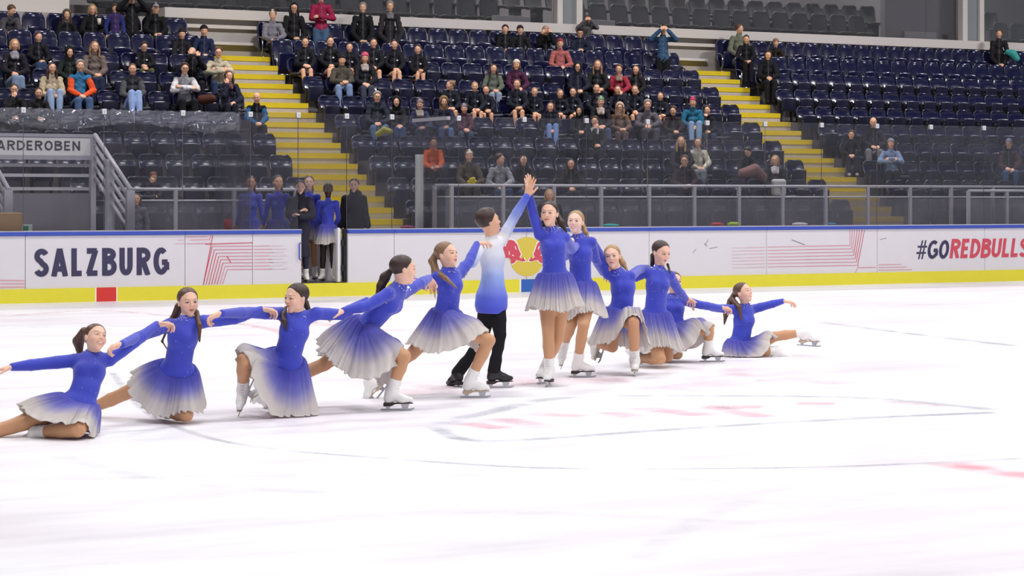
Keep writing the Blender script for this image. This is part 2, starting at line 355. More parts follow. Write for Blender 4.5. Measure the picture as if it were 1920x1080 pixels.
bs = [('far_left', -12.0, -8.64, 'white rink board at the far left edge with pale pink stripes along its foot'),
      ('salz', -8.64, -6.01, 'white rink board printed SALZBURG with a red block on its yellow kick plate'),
      ('chev', -6.01, -4.84, 'short white rink board with red chevron lines, right of the SALZBURG board'),
      ('gate_l', -4.84, -3.97, 'narrow white rink board left of the open gate with fading red lines'),
      ('gate_r', -3.13, -2.27, 'narrow white rink board just right of the open gate'),
      ('plain', -2.27, 0.29, 'white rink board carrying the left bull of the yellow disc emblem'),
      ('bull', 0.29, 2.81, 'white rink board carrying the right bull, behind the centre skaters'),
      ('scuff', 2.81, 5.37, 'scuffed white rink board behind the kneeling skaters on the right'),
      ('chev2', 5.37, 7.93, 'white rink board with long red stripes that bend at its right end'),
      ('go', 7.93, 10.56, 'white rink board printed #GOREDB'),
      ('bulls', 10.56, 13.2, 'white rink board at the right edge printed with the letters ULLS'),
      ('end', 13.2, 17.0, 'plain white rink board beyond the right edge')]
for key, a, c, lab in bs: BD[key] = board(a, c, lab)
kp = MB().box((-3.97, -0.022, 0), (-3.13, 0.12, 0.222)).build('gate_threshold', M_KICK, M=FRAME); tag(kp, 'yellow threshold under the open gate in the boards', 'threshold')
for key, a, c, m in (('salz', 180, 217, M_KR), ('bull', 976, 1030, M_KB)):
    k = MB().box((s_of(a, 0), -0.026, 0.002), (s_of(c, 0), -0.021, 0.224)).build('kick_block', m, BD[key]); k.matrix_world = FRAME
for key, a, c, m in (('salz', 177.5, 180, M_WHITEP), ('salz', 217, 219, M_WHITEP), ('bull', 973, 976, M_WHITEP)):
    k = MB().box((s_of(a, 0), -0.025, 0.002), (s_of(c, 0), -0.021, 0.224)).build('kick_block_edge', m, BD[key]); k.matrix_world = FRAME
# ---- printing on the boards (thin raised vinyl)
def zpx(px, py): s = s_of(px, 0); return s, EYE+(HOR-py)/F*(Y0+s*S_)
def vinyl(name, polys, m, parent, off=0.004):
    b = MB()
    for poly in polys:
        V = [b.bm.verts.new((s, -off, z)) for s, z in poly]; b.bm.faces.new(V)
    o = b.build(name, m, parent, solid=0.002); o.matrix_world = FRAME; return o
def vpx(name, polys_px, m, parent, off=0.004): return vinyl(name, [[zpx(*p) for p in P] for P in polys_px], m, parent, off)
# block letters drawn by hand on a 0..1 cell : strokes thick, condensed grotesque
def ring(cx, cy, rx, ry, a0, a1, n=10): return [(cx+rx*math.cos(math.radians(a0+(a1-a0)*i/n)), cy+ry*math.sin(math.radians(a0+(a1-a0)*i/n))) for i in range(n+1)]
def thick(pts, t, tx=None):
    """polyline -> polygon strip with thickness t (in cell units, x stretched by tx)"""
    L_, R = [], []
    for i, p in enumerate(pts):
        a = pts[max(i-1, 0)]; c = pts[min(i+1, len(pts)-1)]; d = np.array([(c[0]-a[0])*(tx or 1), c[1]-a[1]]); d /= (np.linalg.norm(d)+1e-9)
        n = np.array([-d[1]/(tx or 1), d[0]])*t/2; L_.append((p[0]+n[0], p[1]+n[1])); R.append((p[0]-n[0], p[1]-n[1]))
    return [[L_[i], L_[i+1], R[i+1], R[i]] for i in range(len(pts)-1)]
T = 0.20; TX = 0.56
def glyph(ch, T=T, TX=TX):
    h = T/2; hx = h/TX
    st = {'A': [[(.12, 0), (.5, 1)], [(.88, 0), (.5, 1)], [(.25, .27), (.75, .27)]], 'L': [[(hx, 1), (hx, 0)], [(hx, h), (.95, h)]],
          'Z': [[(.05, 1-h), (.9, 1-h)], [(.80, .93), (.20, .07)], [(.08, h), (.95, h)]],
          'U': [[(hx, 1), (hx, .35)]+ring(.5, .35, .5-hx, .35-h, 180, 360)+[(1-hx, 1)]],
          'B': [[(hx, 0), (hx, 1)], [(hx, 1-h)]+ring(.48, .76, .38-.02, .24-h+.0, 90, -90)+[(hx, .53)], [(hx, .53)]+ring(.52, .315, .40-.02, .315-h, 90, -90)+[(hx, h)]],
          'R': [[(hx, 0), (hx, 1)], [(hx, 1-h)]+ring(.5, .72, .38, .28-h, 90, -90)+[(hx, .54)], [(.5, .50), (.88, 0)]],
          'G': [ring(.55, .5, .55-hx, .5-h, 50, 320, 16), [(.93, .18), (.93, .46)], [(.60, .46), (1.0, .46)]],
          'S': [ring(.5, .73, .36, .27-h, 20, 250, 12)+ring(.48, .275, .38, .275-h, 70, -160, 12)],
          'O': [ring(.5, .5, .5-hx, .5-h, 0, 360, 22)], 'E': [[(hx, 0), (hx, 1)], [(hx, 1-h), (.9, 1-h)], [(hx, .5), (.82, .5)], [(hx, h), (.9, h)]],
          'D': [[(hx, 0), (hx, 1)], [(hx, 1-h)]+ring(.35, .5, .62-hx*.5, .5-h, 90, -90, 12)+[(hx, h)]],
          'N': [[(hx, 0), (hx, 1)], [(1-hx, 0), (1-hx, 1)], [(hx, .93), (1-hx, .07)]],
          '#': [[(.35, 0), (.50, 1)], [(.68, 0), (.83, 1)], [(.08, .66), (1.05, .66)], [(.02, .33), (1.0, .33)]]}
    return st[ch]
def clip_poly(P, y0, y1):
    for (yy, keep) in ((y0, lambda p: p[1] >= y0), (y1, lambda p: p[1] <= y1)):
        Q = []
        for i in range(len(P)):
            a, c = P[i], P[(i+1) % len(P)]
            if keep(a): Q.append(a)
            if keep(a) != keep(c):
                t = (yy-a[1])/(c[1]-a[1]); Q.append((a[0]+(c[0]-a[0])*t, yy))
        P = Q
        if len(P) < 3: return None
    return P
def lettering(name, text, x0, x1, z0, z1, m, parent, slant=0.0, t=T, wd=None, off=0.0045, gap=0.22, org=None, depth=0.002):
    widths = {'L': .80, 'Z': .88, 'S': .92, '#': 1.05, 'E': .85, 'A': 1.12, 'G': 1.08, 'O': 1.08, 'R': .98}
    tot = sum(widths.get(c, 1.0) for c in text)+gap*(len(text)-1); u = (x1-x0)/tot; x = x0; H = z1-z0
    out = []
    for c in text:
        cw = widths.get(c, 1.0)*u; b = MB()
        zq = 0.0
        for stroke in glyph(c, t, cw/H):
            tt = t*(0.5 if c == '#' else 1)
            for q in thick(stroke, tt, cw/H):
                q = clip_poly(q, 0, 1)
                if not q: continue
                V = []
                zq += .00012
                for (gx, gz) in q: V.append(b.bm.verts.new((x+gx*cw+slant*gz*H, -off-zq, z0+gz*H)))
                try: b.bm.faces.new(V)
                except ValueError: pass
        o = b.build(name, m, parent); o.matrix_world = org if org is not None else FRAME; out.append(o); x += cw+gap*u
    return out
_z = lambda px, py: zpx(px, py)[1]
lettering('letter', 'SALZBURG', s_of(66, 0), s_of(314, 0), 0.409, 0.852, M_NAVY, BD['salz'], t=0.20, gap=.30)
# #GOREDBULLS: size from the photo
sg0, sr0 = s_of(1716, 0), s_of(1779, 0)
z0g, z1g = _z(1780, 485), _z(1780, 450)
lettering('letter', '#GO', s_of(1716, 0), s_of(1777, 0), z0g, z1g, M_NAVY, BD['go'], slant=0.16, t=0.19, gap=.16)
lettering('letter', 'REDB', s_of(1780, 0), s_of(1855, 0), z0g+.005, z1g+.02, M_RED, BD['go'], slant=0.16, t=0.20, gap=.16)
lettering('letter', 'ULLS', s_of(1857.5, 0), s_of(1926, 0), z0g+.01, z1g+.02, M_RED, BD['bulls'], slant=0.16, t=0.20, gap=.16)
def lines_px(name, L, m, parent, wpx=1.3):
    """L: list of polylines in photo pixels -> thin vinyl stripes"""
    polys = []
    for P in L:
        Q = [zpx(*p) for p in P]
        for q in thick(Q, wpx*0.0092): polys.append(q)
    return vinyl(name, polys, m, parent)
# left chevrons
for k in range(8):
    x0 = 381+k*5.2; yb = 534.5-k*0.3; yt = 462+k*6.2; xt = x0+17-k*1.2
    seg = [(x0, yb), (xt, yt)]
    lines_px('chevron_line', [seg], M_RED if k < 6 else M_PINK, BD['chev'])
    lines_px('chevron_line', [[(xt, yt), (474, yt-0.6)]], M_PINK, BD['chev'])
    lines_px('chevron_line', [[(476, yt-0.6), (505+(k % 3)*4, yt-1.0)]], M_PINKM, BD['gate_l'])
    lines_px('chevron_line', [[(505, yt-1.0), (532+(k % 2)*6, yt-1.6)]], M_PINKF, BD['gate_l'])
lines_px('chevron_line', [[(381, 534.5), (399, 441)], [(385, 458), (474, 455)]], M_RED, BD['chev']); lines_px('chevron_line', [[(392, 450), (396, 441)]], M_PINK, BD['chev'])
lines_px('chevron_line', [[(349, 457), (396, 456)], [(356, 450), (392, 449)], [(349, 444.5), (388, 444)]], M_PINKM, BD['chev'])
lines_px('chevron_line', [[(328, 457), (346, 457)], [(332, 450), (346, 450)]], M_PINKL, BD['salz'])
lines_px('scuff_mark', [[(425, 480), (433, 493)]], M_RED, BD['chev'], 1.6)
lines_px('stripe', [[(0, 525.5), (46, 526)], [(0, 532), (46, 532)], [(0, 538.5), (46, 538)]], M_PINKM, BD['far_left'], 1.8)
# right chevrons
for k in range(7):
    xt = 1621-k*4.6; yk = 497.5-k*6.2; xk = 1608-k*2.4
    lines_px('chevron_line', [[(xt, 431), (xk, yk)]], M_RED if k < 4 else M_PINK, BD['chev2'])
    lines_px('chevron_line', [[(xk, yk), (1510, yk+1.5)]], M_PINK, BD['chev2'])
    lines_px('chevron_line', [[(1510, yk+1.5), (1439, yk+3)]], M_PINKM, BD['chev2'])
    lines_px('chevron_line', [[(1435, yk+3), (1400-(k % 3)*6, yk+4)]], M_PINKL, BD['scuff'])
    lines_px('chevron_line', [[(1400-(k % 3)*6, yk+4), (1372, yk+4.5)]], M_PINKF, BD['scuff'])
lines_px('chevron_line', [[(1610, 497.5), (1604, 511)], [(1610, 502), (1642, 501)]], M_PINK, BD['chev2'])
for y_, x_ in ((497, 1690), (502, 1700), (507, 1710)): lines_px('chevron_line', [[(1647, y_-.5), (x_, y_-1.5)]], M_PINKM, BD['go'])
lines_px('scuff_mark', [[(1484, 449.5), (1509, 459)]], M_SCUFF, BD['chev2'], 1.6)
lines_px('scuff_mark', [[(1299, 474), (1305, 467)], [(1322, 460), (1328, 449)], [(1330, 466), (1345, 463)], [(1320, 456), (1326, 462)]], M_SCUFF, BD['scuff'], 1.0)
lines_px('scuff_mark', [[(1650, 449), (1662, 446.5)]], M_SCUFF, BD['go'], 1.0)
# yellow disc with two charging bulls
cx_, cy_ = zpx(988, 481); rz_ = 0.345; rs_ = 0.345
def disc_half(x0, x1, parent):
    pts = []
    if x0 is None: pts = [(cx_+rs_*math.cos(a), cy_+rz_*math.sin(a)) for a in np.linspace(math.pi/2, 3*math.pi/2, 28)]
    else: pts = [(cx_+rs_*math.cos(a), cy_+rz_*math.sin(a)) for a in np.linspace(-math.pi/2, math.pi/2, 28)]
    vinyl('yellow_disc', [pts], M_YD, parent, 0.0040)
disc_half(None, None, BD['plain']); disc_half(0, None, BD['bull'])
bullp = [(0, -.02), (.03, .02), (.05, .06), (.08, .02), (.13, .05), (.10, .11), (.14, .19), (.18, .30), (.25, .37), (.33, .385), (.41, .36), (.48, .33), (.56, .37), (.62, .34), (.66, .27), (.66, .16), (.73, .10), (.75, .02), (.68, .02), (.63, .10), (.57, .11), (.53, .05), (.57, -.03), (.54, -.10), (.49, -.10), (.49, -.02), (.43, .04), (.36, .05), (.31, .01), (.30, -.07), (.23, -.05), (.20, .0), (.13, -.01), (.06, -.03)]
def bull(side, parent):
    P = [(cx_ + side*(0.03 + x*0.95), cy_-0.06 + z*0.93) for x, z in bullp]
    cxm = sum(p[0] for p in P)/len(P); czm = sum(p[1] for p in P)/len(P)
    big = [(cxm+(p[0]-cxm)*1.07, czm+(p[1]-czm)*1.10) for p in P]
    vinyl('bull_outline', [big[::side]], M_WHITEP, parent, 0.0062); o = vinyl('bull_emblem', [P[::side]], M_RED, parent, 0.0082)
    tiny = []
    for (x, z, l, a) in ((.20, .20, .07, 60), (.34, .10, .07, 80), (.45, .12, .08, 50), (.25, .08, .05, 20), (.42, .26, .05, 100)):
        dx, dz = math.cos(math.radians(a))*l, math.sin(math.radians(a))*l
        tiny += thick([(cx_+side*(.03+x*.95), cy_-.06+z*.93), (cx_+side*(.03+(x+dx*.7)*.95), cy_-.06+(z+dz)*.93)], 0.016)
    vinyl('bull_shading', tiny, M_WHITEP, parent, 0.0105)
bull(-1, BD['plain']); bull(1, BD['bull'])
# ---- safety glass, clips
GL = glass_mat('safety_glass', tint=(0.90, 0.90, 0.92), haze=0.012, haze_col=(.72, .70, .78), refl=0.8, hazevar=0.022)
GZ = 3.06
gs = [-12.55, -11.25, -9.95, -8.66, -7.35, -6.03, -4.86, -4.01, -3.13, -2.29, -1.02, 0.27, 1.53, 2.81, 4.09, 5.37, 6.66, 7.96, 9.26, 10.58, 11.88, 13.18, 14.5]
clip_me = None
M_CLIP = mat('white_clip', 'd8d8dc', 0.4)
land = ['at the far left edge', 'at the left edge', 'over the far left board', 'over the S of SALZBURG', 'over the G of SALZBURG', 'over the left chevron lines', 'just left of the open gate', 'above the open gate', 'just right of the open gate', 'behind the skaters left of the boy', 'behind the boy and left bull', 'behind the centre girl', 'right of the centre girl', 'above the girl glancing up on the right', 'left of the right chevrons', 'over the pale end of the right stripes', 'over the middle of the right stripes', 'over the bend of the right chevrons', 'over the blank board left of #GO', 'over #GORED', 'over BULLS at the right', 'beyond the right edge']
for i, (a, c) in enumerate(zip(gs[:-1], gs[1:])):
    lo = BH if not (-4.05 < a < -3.9) else 1.75
    p = MB().box((a+.006, 0.045, lo), (c-.006, 0.06, GZ)).build('glass_pane', GL, M=FRAME)
    tag(p, 'clear safety glass pane on the boards '+land[i], 'glass pane', 'safety glass panes along the boards')
    e = MB().box((a-.003, 0.05, lo), (a+.004, 0.056, GZ)).build('pane_edge', mat('pane_edge_grey', '55565c', 0.4), p); e.matrix_world = FRAME
    cl = MB().box((c-.035, 0.025, GZ-.075), (c+.035, 0.085, GZ+.01)).box((c-.012, 0.02, GZ-.055), (c+.012, 0.026, GZ-.015), 1).build('glass_clip', [M_CLIP, M_STEEL], p, bevel=0.004); cl.matrix_world = FRAME
# gate: open door leaf seen edge-on, frame, hinges, blue handle
g = empty('gate_door', at(-3.22, 0.06, 0), 'open white gate door seen edge on at the right of the opening', 'gate')
MB().box((-0.05, 0.02, 0.24), (0.0, 0.80, BH)).build('door_leaf', M_STEEL_W, g, bevel=.005)
MB().box((0.035, -0.02, 0.24), (0.085, 0.06, BH)).build('hinge_post', M_DARK, g)
MB().box((-0.075, -0.03, 0.24), (-0.045, 0.03, BH+.02)).build('edge_strip', mat('door_edge', 'e8e6ea', .4), g)
for z in (.42, .84): MB().box((0.0, -0.02, z), (0.07, 0.04, z+.10)).build('hinge', M_DARK, g, bevel=.004)
for q in g.children: q.matrix_parent_inverse = Matrix.Identity(4)
h = MB().tube([(-4.0, -.02, .62), (-4.03, -.045, .64), (-4.03, -.045, .88), (-4.0, -.02, .90)], .012).build('gate_handle', M_CAP, BD['gate_l']); h.matrix_world = FRAME
# glass side screens of the players' bench, with a post and top bar
o = MB().box((-4.84, 0.15, 0.22), (-4.825, 1.75, 2.95)).build('side_screen', glass_mat('screen_glass', tint=(.95, .95, .96), haze=.012, refl=.55, rough=0.01), M=FRAME)
tag(o, 'clear glass side screen standing behind the boards, mirroring the sign', 'glass pane')
g = empty('side_screen', at(-1.16, 0.15, 0), 'glass side screen with white post and top bar, left of the boy', 'glass pane')
MB().box((-.005, 0, .22), (.005, 1.35, 3.02)).build('pane', glass_mat('clear_screen', tint=(.97, .97, .98), haze=.01, refl=.5), g); MB().box((-.03, 0, 3.0), (.03, 1.4, 3.06)).build('top_bar', M_STEEL_W, g)
MB().box((-.06, 1.12, .22), (.05, 1.22, 2.42)).build('post', mat('white_post', 'd9dcd6', .5), g, bevel=.005)
for q in g.children: q.matrix_parent_inverse = Matrix.Identity(4)
# crumpled clear foil banner hanging along the top of the left glass
rng = np.random.default_rng(3)
P = []
for i in range(90):
    s = -9.3 + i*(4.3/89); row = []
    sag = 0.12*math.sin(i*.06)**2
    for j in range(7):
        row.append((s, 0.15+0.025*rng.standard_normal()*.6+.02*math.sin(j*1.3+i*.3), 3.06-(0.05+sag+.16)*j/6 + .012*rng.standard_normal()))
    P.append(row)
o = MB().grid(P).build('foil_roll', glass_mat('clear_foil', tint=(.82, .81, .84), haze=.15, refl=4.0, rough=.12), M=FRAME)
tag(o, 'crumpled transparent plastic sheet along the top of the left glass', 'plastic sheet')
# ---- railing in front of the stands
def railing(name, posts, zt, zb, w, label, glass=True, mid=0.22):
    e = empty(name, FRAME.copy(), label, 'railing')
    MB().tube([(posts[0], w, zt), (posts[-1], w, zt)], .03, 10).build('top_rail', M_STEEL, e)
    MB().tube([(posts[0], w, zt-mid), (posts[-1], w, zt-mid)], .018, 8).build('mid_rail', M_STEEL, e)
    for s in posts: MB().box((s-.035, w-.03, zb), (s+.035, w+.03, zt)).build('post', M_STEEL, e, bevel=.004)
    if glass:
        for a, c in zip(posts[:-1], posts[1:]): MB().box((a+.05, w-.005, zb+.05), (c-.05, w+.005, zt-mid-.03)).build('infill_panel', RG, e)
    for q in e.children: q.matrix_parent_inverse = Matrix.Identity(4)
    return e
RG = glass_mat('rail_glass', tint=(0.74, 0.73, 0.76), haze=0.15, haze_col=(.62, .6, .66), refl=1.0)
railing('stand_railing', [0.11, 0.47, 1.57, 2.68, 3.74, 4.84, 5.9, 6.97, 8.04, 9.12, 10.2, 11.31, 12.41, 13.55, 14.6], 1.885, 0.8, 3.3, 'long grey metal railing with clear panels before the middle seats')
railing('stand_railing', [12.55, 13.6, 14.7, 15.8], 1.80, 0.8, 2.9, 'short lower grey railing in front of the right seats', mid=.14)
railing('stand_railing', [-6.2, -5.0, -3.9, -2.7], 1.80, 0.7, 3.3, 'grey metal railing in front of the left seats', mid=.20)
# ---- cloakroom sign over the stair
g = empty('sign_box', FRAME.copy(), 'white overhead sign panel reading GARDEROBEN on a metal frame', 'sign')
sa, sb_ = s_of(-230, 3.0), s_of(176, 3.0)
zs = lambda py: EYE+(HOR-py)/F*(Y0+sb_*S_+3.0*C_)
MB().box((sa, 3.0, zs(292)), (sb_-.06, 3.06, zs(259))).build('sign_panel', mat('sign_white', 'f2f2ee', .5), g)
MB().box((sa, 2.98, zs(258)), (sb_, 3.08, zs(252))).build('top_rail', M_STEEL, g)
MB().box((sa, 2.98, zs(300)), (sb_, 3.08, zs(292))).build('bottom_rail', M_STEEL, g)
for y in (310, 329, 354): MB().box((sa, 3.15, zs(y+3)), (sb_, 3.2, zs(y-3))).build('cross_rail', M_STEEL_W, g)
MB().box((sb_-.06, 2.97, .22), (sb_+.03, 3.09, zs(252))).build('post', M_STEEL, g)
MB().box((sa, 3.2, .22), (sb_, 3.24, zs(362))).build('wall_panel', mat('lilac_panel', '8d8890', .5, noise=.15, nscale=1.5), g)
for q in g.children: q.matrix_parent_inverse = Matrix.Identity(4)
lettering('letter', 'GARDEROBEN', s_of(-26, 3.0), s_of(150, 3.0), zs(283), zs(265), mat('sign_black', '3a3a3f', .5), g, t=.19, gap=.24, org=FRAME @ Matrix.Translation((0, 3.0, 0)))
def stair_rail(ds, label):
    e = empty('stair_railing', FRAME @ Matrix.Translation((ds, 0, 0)), label, 'railing')
    A = Vector((s_of(178, 3.0), 3.0, 0)); wB = 1.2; B = Vector((s_of(246, wB), wB, 0))
    def zz(px, py, p): return EYE+(HOR-py)/F*(Y0+p.x*S_+p.y*C_)
    for k in range(5):
        z0 = zz(178, 253+k*20, A); z1 = zz(246, 357+k*20, B)
        MB().tube([(A.x, A.y, z0), (B.x, B.y, z1)], .04 if k == 0 else .032, 10).build('top_rail' if k == 0 else 'rail_bar', M_STEEL, e)
    for t, nm in ((0.45, 'post'), (1.0, 'post')):
        p = A.lerp(B, t); zt = zz(0, 253, A)*(1-t)+zz(0, 357, B)*t
        MB().box((p.x-.09, p.y-.05, .22), (p.x+.05, p.y+.05, zt)).build(nm, M_STEEL, e, bevel=.004)
    for q in e.children: q.matrix_parent_inverse = Matrix.Identity(4)
stair_rail(0, 'sloping grey stair handrail at the right of the sign box')
stair_rail(-2.05, 'sloping grey stair handrail cut by the left edge of the photo')
# brown bench box at far left, exit sign, odds and ends on the ledge
o = MB().box((s_of(-40, .5), .35, .9), (s_of(38, .5), .75, zpx(38, 399)[1])).build('wooden_box', mat('plywood', 'c39a5e', .6, noise=.12, nscale=12), M=FRAME, bevel=.03); tag(o, 'tan wooden box behind the boards at the left edge', 'box')
s0 = s_of(42, 3.1); e = MB().box((s0, 3.14, 1.02), (s_of(62, 3.1), 3.17, 1.20)).build('exit_sign', mat('pale_sign', 'cfe0d2', .5), M=FRAME); tag(e, 'small pale sign with a green square low on the wall', 'sign')
q = MB().box((s_of(45, 3.1), 3.12, 1.05), (s_of(54, 3.1), 3.14, 1.17)).build('green_square', mat('sign_green', '2f8a5a', .5), e); q.matrix_world = FRAME
for nm, px, wpx, h, w_, c, lab, cat in (('red_cup', 427, 13, .17, .35, 'a02336', 'dark red cup on the bench ledge behind the left glass', 'cup'), ('folded_towel', 1345, 26, .06, 2.2, 'c23648', 'red cloth lying behind the boards below the right railing', 'cloth'), ('folded_towel', 1376, 26, .07, 2.2, 'a8c43a', 'yellow-green cloth lying behind the boards below the right railing', 'cloth'), ('folded_towel', 1146, 32, .05, 2.2, '2fb6a8', 'turquoise cloth behind the boards right of the centre girl', 'cloth'), ('paper_stack', 1500, 34, .05, 2.2, 'd6d3d6', 'white paper stack behind the boards under the right railing', 'paper'), ('folded_towel', 1560, 20, .04, 2.2, '3f8fb0', 'small blue cloth behind the boards near the right stair', 'cloth'), ('pink_cloth', 765, 26, .06, .9, 'c04a78', 'pink cloth on the ledge left of the white post', 'cloth')):
    sc_ = s_of(px, w_); ww = wpx*.5*.0105; b = MB()
    b.tube([(sc_-ww, w_, BH-.02+h*.4), (sc_-ww*.4, w_+.02, BH-.02+h*.5), (sc_+ww*.5, w_, BH-.02+h*.45), (sc_+ww, w_, BH-.02+h*.35)], [h*.3, h*.5, h*.48, h*.25], 8) if cat != 'cup' else b.tube([(sc_, w_, BH), (sc_, w_, BH+h)], [.05, .065], 14)
    o = b.build(nm, mat('m_'+c, c, .7), M=FRAME, subsurf=0); tag(o, lab, cat)
b = MB().box((-40, 2.1, 1.0), (-5.4, 2.35, BH-.03)).box((-1.6, 2.1, 1.0), (45, 2.35, BH-.03)); 
o = b.build('ledge_shelf', M_CONC, M=FRAME); tag(o, kind='structure')
o = MB().box((-6.3, .2, 1.0), (-4.95, .45, BH-.0)).build('bench_shelf', mat('wood_shelf', 'b59a72', .6), M=FRAME); tag(o, 'narrow wooden shelf behind the glass along the bench', 'shelf')
# ================================================================= SEATS
M_SEAT = mat('navy_plastic', '15173a', 0.22, spec=0.6, noise=0.12, nscale=3, coat=0.3)
M_PAN = mat('navy_pan', '1b1c34', 0.3, spec=0.5)
M_CHR = mat('chrome', 'b9bac2', 0.18, metal=1.0)
M_BADGE = mat('seat_badge', 'aeb0bd', 0.4)
def shell(wd, z0, z1, y0, y1, curve, rad, nx=13, nz=12, th=.03):
    """rounded, dished backrest sheet with thickness"""
    P = []
    for i in range(nz+1):
        t = i/nz; z = z0+(z1-z0)*t; row = []
        for j in range(nx+1):
            u = -1+2*j/nx
            k = 1.0
            zz = z
            # rounded top corners: lower the height at the sides
            top = max(0, (t-(1-rad/(z1-z0)))/(rad/(z1-z0)))
            kk = math.sqrt(max(0, 1-top**2*.55))
            bot = max(0, 1-t/.25); kb = 1-.10*bot
            x = u*wd/2*kk*kb
            y = y0+(y1-y0)*t - curve*(u*u) - .02*math.sin(t*math.pi)*(-1)
            y += -0.02*top**2
            row.append((x, y, zz))
        P.append(row)
    return P
def make_seat():
    e = empty('stadium_seat', Matrix.Identity(4))
    MB().grid(shell(.49, .50, .81, .04, .12, .035, .12)).build('backrest', M_SEAT, e, solid=.03)
    # folded-up pan, underside facing the ice
    P = []
    for i in range(9):
        t = i/8; row = []
        for j in range(10):
            u = -1+2*j/9
            row.append((u*.185*(1-.06*t), -.10-.03*t + .03*math.cos(u*1.4), .27+.32*t + .012*(1-u*u)))
        P.append(row)
    MB().grid(P).build('seat_pan', M_PAN, e, solid=.05)
    MB().box((-.2, -.02, .0), (-.16, .06, .55)).box((.16, -.02, .0), (.2, .06, .55)).box((-.2, -.0, .36), (.2, .04, .40)).build('bracket', M_DARK, e)
    return e
def make_high():
    e = empty('high_back_seat', Matrix.Identity(4))
    MB().grid(shell(.50, .42, 1.10, .02, .17, .04, .16, nz=14)).build('backrest', M_SEAT, e, solid=.035)
    P = []
    for i in range(9):
        t = i/8; row = []
        for j in range(10):
            u = -1+2*j/9; row.append((u*.19*(1-.05*t), -.10-.07*t + .03*math.cos(u*1.4), .36+.42*t + .02*(1-u*u)))
        P.append(row)
    MB().grid(P).build('seat_pan', M_SEAT, e, solid=.05)
    for sx in (-1, 1):
        MB().tube([(sx*.235, -.06, .30), (sx*.235, -.16, .34), (sx*.235, -.19, .52), (sx*.235, -.17, .70), (sx*.235, -.04, .74), (sx*.235, .08, .73)], .016, 8).build('arm_loop', M_CHR, e)
    MB().tube([(-.235, -.06, .30), (.235, -.06, .30)], .016, 8).build('cross_bar', M_CHR, e)
    MB().box((-.03, .135, 1.02), (.03, .15, 1.05)).build('seat_badge', M_BADGE, e)
    return e
SEAT, HIGH = make_seat(), make_high()
pan_me = None
def lowered_pan(high):
    P = []
    for i in range(7):
        t = i/6; row = []
        for j in range(10):
            u = -1+2*j/9; row.append((u*.20, .04-.42*t, .44+.02*abs(u)**2 - (.02 if i == 6 else 0)))
        P.append(row)
    return P
PAN_LOW = MB().grid(lowered_pan(False)).build('seat_pan', M_PAN, None, solid=.05)
PITCH = .53
BLK = {'left': [-1.82-PITCH*k for k in range(15)][::-1], 'middle': [.32+PITCH*k for k in range(20)], 'right': [12.50+PITCH*k for k in range(24)]}
SEATS = []
for blk, cols in BLK.items():
    for i in range(-1, 9):
        w = tw(i)+.62; z = tz(i)
        for k, s in enumerate(cols):
            p = W(s, w, z+.6); px = 960+p.x/p.y*F
            if px < -30 or px > 1950: continue
            if blk == 'left' and i <= 0 and px < 150: continue
            SEATS.append((blk, i, k, s, w, z, p.y))
def seat_near(s, i):
    best = None
    for t in SEATS:
        if t[1] == i and (best is None or abs(t[3]-s) < abs(best[3]-s)): best = t
    return best
# ================================================================= FIGURES: smooth bodies grown from distance fields
def V3(*a): return np.array(a, float)
def nrm(v): v = np.asarray(v, float); return v/(np.linalg.norm(v)+1e-9)
class Cone:      # tapered capsule, optionally flattened along an axis
    def __init__(s, a, b, ra, rb, flat=None, q=1.0): s.a, s.b = np.asarray(a, float), np.asarray(b, float); s.ra, s.rb = ra, rb; s.flat = flat; s.q = q
    def grow(s, g): return Cone(s.a, s.b, s.ra+g, s.rb+g, s.flat, s.q)
    def bbox(s, m): r = max(s.ra, s.rb)+m; return np.minimum(s.a, s.b)-r, np.maximum(s.a, s.b)+r
    def d(s, X, Y, Z):
        ba = s.b-s.a; L = float(ba @ ba)+1e-12
        x, y, z = X-s.a[0], Y-s.a[1], Z-s.a[2]
        t = np.clip((x*ba[0]+y*ba[1]+z*ba[2])/L, 0, 1)
        x = x-t*ba[0]; y = y-t*ba[1]; z = z-t*ba[2]
        if s.flat is not None:
            f = s.flat; e = (x*f[0]+y*f[1]+z*f[2])*(1/s.q-1); x = x+f[0]*e; y = y+f[1]*e; z = z+f[2]*e
            return (np.sqrt(x*x+y*y+z*z)-(s.ra+(s.rb-s.ra)*t))*(0.5+0.5*s.q)
        return np.sqrt(x*x+y*y+z*z)-(s.ra+(s.rb-s.ra)*t)
class Ell:
    def __init__(s, c, R, r): s.c = np.asarray(c, float); s.R = R; s.r = np.asarray(r, float)   # R rows = axes
    def grow(s, g): return Ell(s.c, s.R, s.r+g)
    def bbox(s, m): r = s.r.max()+m; return s.c-r, s.c+r
    def d(s, X, Y, Z):
        x, y, z = X-s.c[0], Y-s.c[1], Z-s.c[2]; p = [s.R[i][0]*x+s.R[i][1]*y+s.R[i][2]*z for i in range(3)]
        k0 = np.sqrt(sum((p[i]/s.r[i])**2 for i in range(3))); k1 = np.sqrt(sum((p[i]/s.r[i]**2)**2 for i in range(3)))+1e-9
        return k0*(k0-1)/k1
